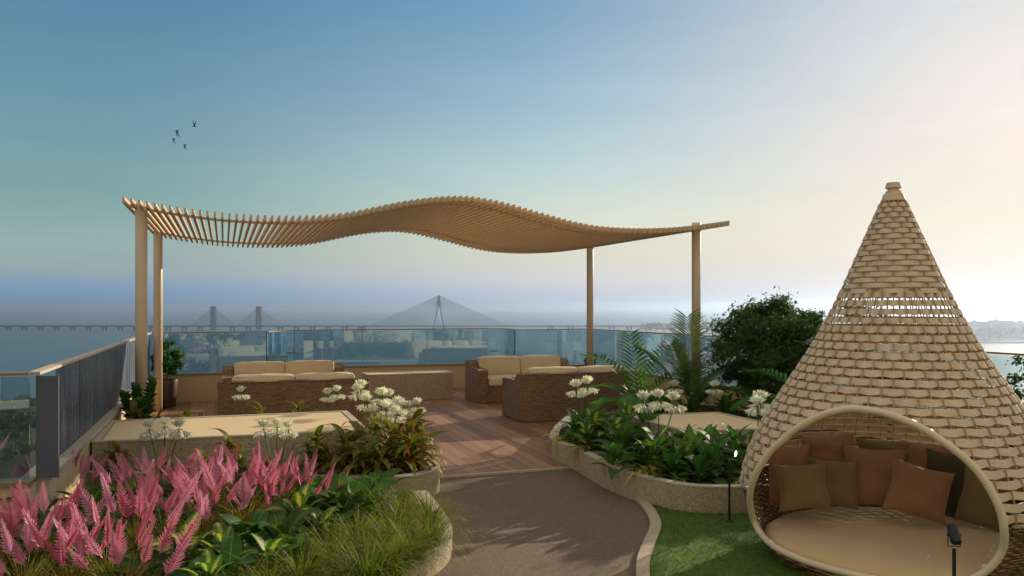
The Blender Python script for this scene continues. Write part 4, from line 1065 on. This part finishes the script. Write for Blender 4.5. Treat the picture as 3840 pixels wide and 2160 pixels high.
scatter(aga, [
 (615,7.75,.12,1.0,'three white umbel heads in front of the left of the stone block',0,.2),
 (1035,7.7,.17,.92,'white umbel heads in front of the middle of the stone block',0,-.1),
 (905,10.3,.2,.95,'single greyish white umbel in front of the left sofa back',2,0),
 (1245,10.2,.2,.95,'white umbel pair in front of the right part of the near sofa back',1,.3),
 (1350,9.9,.2,1.1,'white umbel pair at the right end of the near sofa back',1,1.2),
 (1420,9.2,.2,1.1,'upper white umbel cluster beside the fire table corner',3,.5),
 (1480,8.6,.2,1.0,'dense white umbel cluster above the planter nose',3,2.0),
 (1545,9.1,.2,.9,'white umbels nearest the deck at the right of the cluster',1,.2),
 (2180,9.6,.24,1.15,'white umbel pair at the left nose of the right bed',1,.1),
 (2470,8.45,.22,1.15,'row of three white umbels in the middle of the right bed',0,-.2),
 (2530,10.8,.2,1.0,'dim white umbel in the shade left of the dark palm',2,0),
 (2680,10.7,.2,1.0,'dim white umbel in the shade right of the dark palm',2,1),
 (2850,8.3,.2,1.15,'creamy white umbel against the left edge of the pod',1,.8),
 ], G6, rs)
G7 = 'yellow-striped arching plants on the right wall'
spd = [make_rosette(s, 'spider', 'striped_plant', 'plant', 16, .36, .022, (.5,1.2), (1.6,2.5), 'strap', 0, petiole=0, n=8) for s in (61,62)]
scatter(spd, [
 (2095,9.5,.22,1.1,'yellow-striped plant spilling over the left nose of the right wall'),
 (2195,8.9,.22,1.0,'yellow-striped plant behind the right wall, second from the left'),
 (2310,8.08,.22,1.0,'yellow-striped plant above the middle of the right wall'),
 (2420,7.62,.22,1.05,'yellow-striped plant above dry leaves on the right wall'),
 (1590,8.25,.17,1.15,'yellow-striped plant spilling from the left planter onto the deck'),
 (2800,7.3,.2,.8,'yellow-striped plant beside the lit spotlight'),
 (2540,7.35,.2,.95,'yellow-striped plant drooping over the right wall, fifth from the left'),
 ], G7, rs)
G8 = 'deep green strap and broad leaves in the right bed'
dk = [make_rosette(s, 'broad', 'green_leaf_plant', 'plant', 15, .30, .095, (.3,1.35), (.4,1.3), 'lance', .12, petiole=.06) for s in (71,72)]
gg_ = [make_rosette(73, 'dieff', 'pale_centred_plant', 'plant', 11, .30, .10, (.8,1.45), (.2,.7), 'lance', .05, petiole=.06)]
scatter(dk, [
 (2160,9.5,.2,1.18,'green plant under the left white umbels of the right bed'),
 (2260,9.0,.2,1.24,'green plant left of centre in the right bed'),
 (2340,8.4,.2,1.30,'green plant behind the yellow-striped plants'),
 (2440,7.8,.2,1.18,'green plant low behind the right wall'),
 (2560,7.6,.2,1.24,'dark leafy plant hanging over the right wall'),
 (2660,7.5,.2,1.24,'dark leafy plant over the right wall left of the spotlight'),
 (2740,7.6,.2,1.18,'dark leafy plant behind the lit spotlight'),
 (2540,8.3,.2,1.30,'dark plant in front of the pale stone block'),
 (2650,8.3,.2,1.30,'dark plant at the front corner of the pale stone block'),
 (2760,8.4,.2,1.36,'dark plant between pale block and pod'),
 (2830,7.9,.2,1.18,'dark plant by the left edge of the pod'),
 (2480,11.0,.2,1.30,'dark plant behind the pale block under the left palm'),
 (2600,11.0,.2,1.30,'dark plant at the foot of the dark palm'),
 (2720,11.0,.2,1.42,'dark plant under the big round bush, left'),
 (2830,10.6,.2,1.47,'dark plant under the big round bush, right'),
 (2930,9.6,.2,1.53,'dark plant beside the pod below the big bush'),
 (2370,11.2,.2,1.30,'dark plant in front of the right sofa back'),
 (2180,10.3,.2,1.06,'small dark plant at the deck side of the right bed'),
 (2300,7.95,.2,0.94,'small dark plant just inside the right wall'),
 ]+[(px,Y,.2,s_,l) for px,Y,s_,l in ((2480,8.0,1.25,'green plant crowding in front of the pale block, left'),(2590,8.0,1.3,'green plant crowding in front of the pale block, centre'),(2690,8.0,1.3,'green plant crowding in front of the pale block, right'),(2400,8.5,1.2,'green plant filling the middle of the right bed'),(2330,9.4,1.3,'green plant behind the middle of the right bed'),(2420,9.7,1.3,'green plant left of the pale block, back row'),(2250,9.9,1.2,'green plant near the sofa corner in the right bed'),(2620,7.35,.9,'small green plant hanging over the right wall rim'),(2520,7.5,.9,'green plant hanging over the right wall beside dry leaves'))], G8, rs)
scatter(gg_, [
 (2580,7.95,.2,1.05,'upright leaves with pale centres left of the pale block'),
 (2690,7.9,.2,1.1,'upright leaves with pale centres in front of the pale block'),
 (2780,8.0,.2,.95,'upright leaves with pale centres near the pod'),
 (2540,10.9,.2,1.0,'upright pale-centred leaves under the dark palm'),
 ], 'upright pale-centred plants in the right bed', rs)
# dry brown leaves lying on the wall
dr = MB(); rr2 = random.Random(5)
for k in range(6):
    LEAF(dr, (rr2.uniform(-.12,.12), rr2.uniform(-.05,.05), rr2.uniform(0,.05)), rr2.uniform(0,6), rr2.uniform(-.3,.6), .14, .07, rr2.uniform(.5,2.5), 6, .5, 'ov', 1, rr2.uniform(-1,1))
do = dr.build('dry_leaf_clump', M['dry'], smooth=True); do.location = XP(2430, 7.62, .26); tag(do, 'crumpled dry brown leaves on the rim of the right wall', 'dry leaves')

# planting that continues out of the picture at the left, beside and behind the viewer (mirrored in the clear glass)
m = MB(); m.add([(-5.9,-3,.09),(-2.4,-3,.09),(-2.3,3,.09),(-1.6,4.55,.086),(-4.5,5.4,.086),(-5.8,4.9,.09)], [(0,1,2,3,4,5)]); struct('bed_soil', m, M['soil'])
for x, y, l in ((-5.0,4.2,'pink plume clump just outside the left edge, in front of the clear glass'),(-4.3,4.6,'pink plume clump outside the left edge, nearer the bed'),(-5.2,3.2,'pink plume clump further left, beside the viewer'),(-3.6,3.4,'pink plume clump left of the viewer, close to the kerb')): copy_tree(ast[1], (x,y,.08), rs.uniform(0,6), 1.0, l, G1)
for x, y, l in ((-4.7,3.7,'dark broad-leaved plant outside the left edge'),(-4.0,2.6,'dark broad-leaved plant left of the viewer'),(-5.2,2.0,'dark broad-leaved plant far left of the viewer')): copy_tree(brd[0], (x,y,.08), rs.uniform(0,6), 1.4, l, G2)
bush('round_bush', (-4.4,1.2,.1), (.9,.8,.6), .65, 2500, .08, 'bush', 'dark bush in the bed left of the viewer, mirrored in the clear glass', 'bush', 17, 30, .03)
bush('round_bush', (-3.6,-.6,.1), (.9,.8,.7), .75, 2500, .08, 'bush', 'dark bush in the bed left behind the viewer, mirrored in the clear glass', 'bush', 18, 30, .03)

# palms
pl = make_palm(80, [(2.6,1.15,1.0,1.5),(1.75,1.4,1.15,.3),(.85,1.2,1.2,.5),(.15,1.05,1.0,1.4),(3.4,.9,.8,1.5),(5.5,.9,.7,1.5),(4.4,1.1,.7,1.3),(2.35,1.25,1.25,.9),(.5,1.1,1.2,1.0)], 'palm', .044, 15, .25)
pl['label'] = 'feathery green palm in front of the right sofa back'; pl.location = XP(2400, 11.3, .2); pl['group'] = 'palms in the right bed'
p2 = make_palm(90, [(1.6,1.5,1.35,.1),(3.0,1.2,1.15,.5),(.3,1.2,1.1,.9),(2.2,1.4,1.0,.3),(4.6,1.25,1.0,.7),(5.6,1.0,.85,1.0),(3.7,.8,.85,1.2),(.9,.95,.9,1.1)], 'darkpalm', .030, 28, .31, name='dark_palm')
p2['label'] = 'dark fan-leaved palm in front of the near right column'; p2.location = XP(2590, 11.6, .2); p2['group'] = 'palms in the right bed'
p3 = make_palm(100, [(2.9,1.0,1.1,1.3),(2.2,1.2,1.2,1.0),(3.6,.8,.9,1.3),(1.2,1.3,1.0,.8)], 'palm', .042, 15, .24)
p3['label'] = 'green palm fronds arching out beside the pod'; p3.location = XP(3070, 10.0, .2); p3['group'] = 'palms in the right bed'
# bushes
bush('round_bush', XP(2900,11.9,.2), (.90,.75,.76), .95, 40000, .062, 'bush', 'big dark round bush beyond the right bed, left of the pod', 'bush', 11, 110, .05)
bush('light_bush', XP(3075,11.4,.2), (.3,.3,.35), 1.2, 2200, .055, 'bushlight', 'small lighter green bush at the right of the big dark bush', 'bush', 12, 24, .03)
bush('flowering_shrub', (5.25,8.1,.2), (.55,.5,.5), .62, 2600, .055, 'bush', 'shrub with small red flowers at the right edge behind the pod', 'shrub', 13, 30, .03, flowers=260)
bush('shade_shrub', (4.5,9.7,.2), (.85,.7,.75), .95, 9000, .055, 'bush', 'dark shrub added out of sight behind the pod to shade the path', 'shrub', 14, 30, .03)  # unseen shrub, added to cast more shade on the path
# pot plant on the left
pt = thing('potted_shrub', XP(628,14.26,.022), 'leafy shrub in a tall dark pot behind the far left column', 'potted plant')
m = MB(); m.lathe([(.13,0),(.15,.2),(.175,.5),(.172,.51),(.15,.51),(.148,.46),(0,.45)], (0,0,0), 32, False); m.build('pot', M['pot'], pt, smooth=True)
m = MB(); r_ = random.Random(4); blob_leaves(m, (0,0,.88), (.27,.25,.32), 5200, .052, r_, 50, .2, .55); m.build('crown', M['bush'], pt)
m = MB(); m.tube([(0,0,.45),(.01,0,.9)], .01, 6); m.tube([(0,0,.45),(-.06,0,.8)], .007, 6); m.build('trunk', M['bark'], pt)
# stacked succulent-like shrub by the near left column
def scaly(loc, label, h, n, L, w, seed, st=3):
    r = random.Random(seed); t = thing('rubber_shrub', loc, label, 'plant', 'thick-leaved upright plants'); m = MB(); s = MB()
    for j in range(st):
        a0 = 2*pi*j/st+.5; bx, by = w*cos(a0), w*sin(a0)*.7; hh = h*(1-.12*j)
        s.tube([(0,0,-.03),(bx*.6,by*.6,hh*.5),(bx,by,hh*.95)], [.015,.01,.006], 6)
        for k in range(n):
            f = (k+1)/n; a = k*2.4; LEAF(m, (bx*f**.8,by*f**.8,hh*f*.95), a, .5+.7*f, L*(1.1-.3*f), L*.55, .5, 4, .4, 'ov', 0, r.uniform(-.3,.3))
    m.build('leaves', M['broad'], t, smooth=True); s.build('stem', M['bark'], t)
scaly(XP(520,10.0,.17), 'bushy thick-leaved plant at the foot of the near left column', .70, 44, .17, .17, 3, 4)
scaly(XP(2214,17.25,.022), 'small upright leafy plant behind the far right column', .78, 26, .11, .13, 5, 2)

# ------------------------------------------------------------------ BUILDING BEHIND THE VIEWER (mirrored in the glass)
bb = thing('terrace_building', (0,-5.2,0), 'cream stair and lift building at the rear of the terrace, mirrored in the glass', 'building')
m = MB((0,-5.2,0)); m.box((1.2,-6.2,2.3),(6.6,1.0,2.3)); m.box((-1.5,-5.05,3.1),(3.2,.15,.12)); m.build('wall', M['plaster'], bb)
for x0 in (-3.6,-1.6,.4,4.6,6.4):
    m = MB((0,-5.2,0)); m.box((x0,-5.19,1.35),(.72,.03,1.3)); m.build('window', M['fin'], bb)
for x0 in (-4.6,-2.6,-.6):
    m = MB((0,-5.2,0)); m.lathe([(.12,0),(.12,3.0)], (x0,-4.95,0), 16); m.build('column', M['column'], bb)
bush('round_bush', (-3.6,-3.6,0), (1.0,.6,.8), .9, 3500, .08, 'bush', 'dark bush standing behind the viewer by the building, mirrored in the glass', 'bush', 15, 40, .04)
bush('round_bush', (2.6,-3.9,0), (1.1,.6,.7), .8, 3500, .08, 'bush', 'dark hedge bush right of the building columns behind the viewer', 'bush', 16, 40, .04)

# ------------------------------------------------------------------ GULLS
def gull(loc, label, poses, sc, yaw=0):
    m = MB(); t = [(-.24,0,.01),(-.16,0,.0),(-.05,0,-.005),(.08,0,0),(.16,0,.015),(.20,0,.02),(.235,0,.012)]
    m.tube(t, [.008,.035,.05,.045,.028,.026,.004], 8)
    m.add([(-.2,-.01,.01),(-.2,.01,.01),(-.33,.05,.01),(-.33,-.05,.01)], [(0,1,2,3)])
    for s, dih, tip in poses:
        v = []; y = 0; z = .02; seg = [(.0,.13,.02),(.16,.15,0),(.34,.11,-.03),(.52,.05,-.1),(.62,.008,-.16)]
        for i, (d, ch, xo) in enumerate(seg):
            a = dih if d < .2 else tip
            if i: dd = d-seg[i-1][0]; y += dd*cos(a)*s; z += dd*sin(a)
            th = .012*(1-i/5)
            v += [(.07+xo,y,z),(.0+xo,y,z+th),(.07+xo-ch,y,z),(.0+xo,y,z-th*.4)]
        f = []
        for i in range(4):
            for k in range(4): f.append((4*i+k,4*i+(k+1)%4,4*i+4+(k+1)%4,4*i+4+k))
        f.append((16,17,18,19)); m.add(v, f)
    o = m.build('seagull', M['gull'], smooth=True); tag(o, label, 'bird', 'gulls flying at upper left'); o.location = loc; o.scale = (sc,)*3; o.rotation_euler = (0,0,yaw)
def SP(px, py, Y): return Vector(((px-CX)/F*Y, Y, H+(HY-py)*Y/F))
gull(SP(729,474,60), 'gull with raised wing, highest and rightmost of the four', [(1,1.3,.9),(-1,1.3,1.2)], .75, rad(165))
gull(SP(664,490,60), 'gull at the top of the left group with drooping wings', [(1,-1.0,-1.3),(-1,-1.1,-1.2)], .8, rad(170))
gull(SP(651,520,60), 'leftmost gull with wings bent down', [(1,-.9,-1.2),(-1,-1.2,-1.3)], .62, rad(165))
gull(SP(693,542,60), 'lowest gull with wings bent down', [(1,-.95,-1.25),(-1,-1.2,-1.35)], .62, rad(172))

# ------------------------------------------------------------------ SEA BRIDGES
YB = 2805.0
def bx_(px): return (px-CX)/F*YB
zd = lambda py: H+(HY-py)*YB/F
br = thing('sea_bridge', (bx_(1646),YB,SEA), 'long hazy cable-stayed sea bridge across the horizon with one tall central mast', 'bridge')
o = (bx_(1646),YB,SEA)
m = MB(o); zD = zd(1223); m.box(((bx_(-400)+bx_(2480))/2,YB,zD),((bx_(2480)-bx_(-400))/2,10,2.6)); m.build('deck', M['bridge'], br)
xs_ = []
for k in range(-5, 23): 
    p = 32+60*k
    if abs(p-800) < 25 or abs(p-970) < 25 or p > 1370: continue
    xs_.append(p)
xs_ += [1361, 2064, 2139, 2213, 2293, 2360, 2430]
for p in xs_:
    m = MB(o)
    for dd in (-7, 7):
        c = bx_(p+dd); m.box((c,YB,(zd(1239)+zD)/2-1),(2.6,4,(zD-zd(1239))/2)); m.box((c,YB,zD-4.2),(4.2,6,1.2))
    m.build('pier', M['bridge'], br)
def mast(px, top, legs):
    m = MB(o); zt = zd(top)
    if legs == 2:
        for dd in (-1,1): m.tube([(bx_(px)+dd*18,YB,zd(1240)),(bx_(px)+dd*17,YB,zD),(bx_(px)+dd*3,YB,zd(1150))], [3.2,2.6,2.4], 6)
        m.box((bx_(px),YB,(zd(1152)+zt)/2),(3.6,4,(zt-zd(1152))/2))
        m.box((bx_(px),YB,zd(1141)),(8,5,5)); m.box((bx_(px),YB,zd(1134)),(5.5,5,4))
    else:
        for dd in (-5.2,5.2):
            for q in (-1,1): m.box((bx_(px)+dd,YB+q*8,(zd(1238)+zt)/2),(1.8,2,(zt-zd(1238))/2))
        m.box((bx_(px),YB,zt-3),(7.2,9,3)); m.box((bx_(px),YB,zt-18),(6.6,9,9)); m.box((bx_(px),YB,zd(1187)),(6.6,9,1.6))
    m.build('mast', M['bridge'], br)
    m = MB(o); n = 20 if legs == 2 else 11; span = 262 if legs == 2 else 84
    for s in (-1,1):
        for k in range(n):
            f = (k+1)/n; z1 = zt-(1-f)*(zt-zD)*(.38 if legs == 2 else .55)-1
            m.tube([(bx_(px)+s*2,YB,z1),(bx_(px+s*span*(.10+.9*f)),YB,zD)], .6, 3, False)
    m.build('stay_cables', M['bridge'], br)
mast(1646, 1108, 2); mast(800, 1149, 4); mast(970, 1149, 4)
# ------------------------------------------------------------------ FAR BANK, TREES, BUILDINGS
m = MB(); fb = [(bx_(3420)*.66,1850),(1500,1830),(2600,1700),(2600,2600),(900,2600),(800,2150)]
fb = [((3380-CX)/F*1860,1860),((3600-CX)/F*1840,1840),(1500,1820),(3200,1700),(3200,2700),(1100,2700)]
m.prism(fb, SEA-1, SEA+2.5); struct('far_bank', m, M['bank'])
m = MB(); m.prism([((2380-CX)/F*2500,2500),((3500-CX)/F*2450,2450),((3500-CX)/F*2900,2900),((2360-CX)/F*2900,2900)], SEA-1, SEA+2.5); struct('wooded_shore', m, M['bank'])
def far_tree(px, Y, top, hw, seed, label, group, base=SEA+2.5):
    r = random.Random(seed); x = (px-CX)/F*Y; ztop = H+(HY-top)*Y/F; h = ztop-base; rx = hw/F*Y
    t = thing('tree', (x,Y,base), label, 'tree', group)
    m = MB(); blob_leaves(m, (0,0,h*.6), (rx,rx*.8,h*.38), 900, h*.11, r, 22, .2, .7); m.build('crown', M['fartree'], t)
    m = MB(); m.tube([(0,0,0),(0,0,h*.6)], [h*.02,h*.012], 6); m.build('trunk', M['bark'], t)
ft_ = [(2425,1209,26),(2455,1207,28),(2490,1209,26),(2523,1206,30),(2560,1205,30),(2600,1207,28),(2640,1206,28),(2680,1208,26)]
ln = ['leftmost hazy tree where the bridge reaches the wooded shore','second hazy tree from the bridge end','third hazy tree from the bridge end','fourth hazy tree from the bridge end, behind the palm','fifth hazy tree on the wooded shore','sixth hazy tree on the wooded shore, left of the column','hazy tree behind the near right column','hazy tree just right of the near right column']
for i, (px, top, hw) in enumerate(ft_): far_tree(px, 2520, top, hw, 200+i, ln[i], 'hazy trees on the wooded shore')
ft2 = [(3560,1222,34),(3625,1224,36),(3690,1219,38),(3745,1221,34),(3800,1222,22),(3850,1222,26),(3500,1224,30)]
ln2 = ['hazy shore tree just right of the pod','second hazy shore tree right of the pod','broadest hazy tree on the right shore','hazy tree right of the broadest one on the right shore','slim hazy tree near the right picture edge','hazy tree at the right picture edge','hazy shore tree half hidden behind the pod']
for i, (px, top, hw) in enumerate(ft2): far_tree(px, 1900, top, hw, 230+i, ln2[i], 'hazy trees on the right shore')
def far_building(px0, px1, top, Y, label):
    x0 = (px0-CX)/F*Y; x1 = (px1-CX)/F*Y; zt = H+(HY-top)*Y/F; base = SEA+2.5; c = ((x0+x1)/2,Y,base)
    t = thing('building', c, label, 'building', 'hazy buildings behind the right shore'); m = MB(c)
    m.box(((x0+x1)/2,Y,(base+zt)/2),((x1-x0)/2,12,(zt-base)/2)); w_ = m.build('wall', M['facade'], t)
    m = MB(c); m.box(((x0+x1)/2,Y,zt+.7),((x1-x0)/2+.6,12.6,.7)); m.box((x0+(x1-x0)*.3,Y,zt+2.6),(4,4,1.9)); m.build('roof', M['facade'], t)
    nx = max(2,int((x1-x0)/6)); nz_ = max(2,int((zt-base)/4)); m = MB(c)
    for i in range(nx):
        for j in range(nz_): m.box((x0+(i+.5)*(x1-x0)/nx,Y-12,base+(j+.6)*(zt-base)/nz_),(1.6,.15,1.0))
    m.build('windows', M['window'], t)
for a in ((3450,3545,1212,2010,'low hazy building seen just right of the pod'),(3550,3625,1208,2020,'hazy building with rooftop box beyond the pod'),(3628,3712,1208,2040,'long hazy building behind the broad shore tree'),(3714,3790,1204,2030,'tallest hazy building on the right shore'),(3792,3900,1208,2050,'hazy building at the right picture edge')): far_building(*a)
# boats
rt = random.Random(77)
for i in range(14):
    px = -60+15*i+rt.uniform(-6,6); Y = (565,530,500)[i%3]+rt.uniform(-15,15); hh = rt.uniform(13,18); x = (px-CX)/F*Y
    t = thing('tree', (x,Y,SEA+3), ('first','second','third','fourth','fifth')[i//3]+' dark tree from the left in the '+('row nearest the beach','second row from the beach','third row from the beach')[i%3], 'tree', 'dark trees lining the beach'); m = MB()
    blob_leaves(m, (0,0,hh*.55), (hh*.75,hh*.7,hh*.42), 900, hh*.11, rt, 22, .2, .7); m.build('crown', M['bush'], t)
    m = MB(); m.tube([(0,0,0),(0,0,hh*.6)], [hh*.03,hh*.015], 6); m.build('trunk', M['bark'], t)
def boat(px, py, L, label, mastn):
    Y = (H-SEA)*F/(py-HY); x = (px-CX)/F*Y; t = thing('fishing_boat', (x,Y,SEA), label, 'boat', 'small boats on the sea')
    m = MB(); hull = [(-.5,.0,.10),(-.46,.09,.09),(.2,.11,.09),(.42,.06,.12),(.5,0,.16),(.42,-.06,.12),(.2,-.11,.09),(-.46,-.09,.09)]
    vs = [(a*L,b*L,c*L) for a,b,c in hull]+[(a*L*.86,b*L*.6,-.02*L) for a,b,c in hull]; n = 8
    m.add(vs, [(i,(i+1)%n+0,(i+1)%n+n,i+n)[::-1] for i in range(n)]+[tuple(range(n))]); m.build('hull', M['boat'], t)
    m = MB(); m.box((-.12*L,0,.15*L),(.12*L,.06*L,.06*L)); m.box((-.12*L,0,.23*L),(.08*L,.05*L,.03*L)); m.build('cabin', M['boat_white'], t)
    m = MB()
    for k in range(mastn): m.tube([(.2*L-.3*L*k,0,.1*L),(.2*L-.3*L*k,0,.5*L)], .008*L, 5)
    m.build('boat_mast', M['boat'], t)
boat(1090,1325,21,'small dark boat on the water seen through the curved bay glass',2)
boat(1853,1318,20,'small boat on the water seen through the right end of the bay glass',1)
boat(980,1264,24,'distant low boat seen through the back left glass',1)
# low trees by the beach far below the left glass
for i, (px, Y, hh) in enumerate(((-60,470,12),(60,455,13),(20,400,11),(110,420,12),(-20,330,12),(90,300,11),(40,250,10),(130,350,10),(5,210,9),(100,200,9))):
    r = random.Random(300+i); x = (px-CX)/F*Y
    t = thing('tree', (x,Y,SEA+3), ['round green tree on the low land nearest the beach, left','round green tree close to the beach behind the glass edge','green tree in the second row from the beach','green tree by the glass edge, second row','green tree on the low land in the middle left','green tree on the low land, right of the middle','green tree lower down near the block','green tree beside the dark glass fin far below','lowest green tree at the left','lowest green tree at the right'][i], 'tree', 'trees on the low land far below')
    m = MB(); blob_leaves(m, (0,0,hh*.62), (hh*.55,hh*.55,hh*.36), 1100, hh*.09, r, 22, .2, .7); m.build('crown', M['bushlight'], t)
    m = MB(); m.tube([(0,0,0),(0,0,hh*.6)], [hh*.03,hh*.015], 6); m.build('trunk', M['bark'], t)

# ------------------------------------------------------------------ HAZE
HAZE = True
if HAZE:
    m = MB(); m.box((0,7400,(SEA-2+44)/2),(15900,8400,(44-(SEA-2))/2)); ho = m.build('haze', M['black'])
    hm = bpy.data.materials.new('haze_volume'); hm.use_nodes = True; nt = hm.node_tree; nt.nodes.clear()
    pv = NN(nt, 'ShaderNodeVolumePrincipled', Density=1.7e-4, Anisotropy=.65, Color=(.50,.65,.90,1)); om = NN(nt, 'ShaderNodeOutputMaterial'); LK(nt, pv.outputs[0], om.inputs['Volume'])
    ho.data.materials.clear(); ho.data.materials.append(hm); tag(ho, 'pale sea haze', 'haze', kind='stuff')
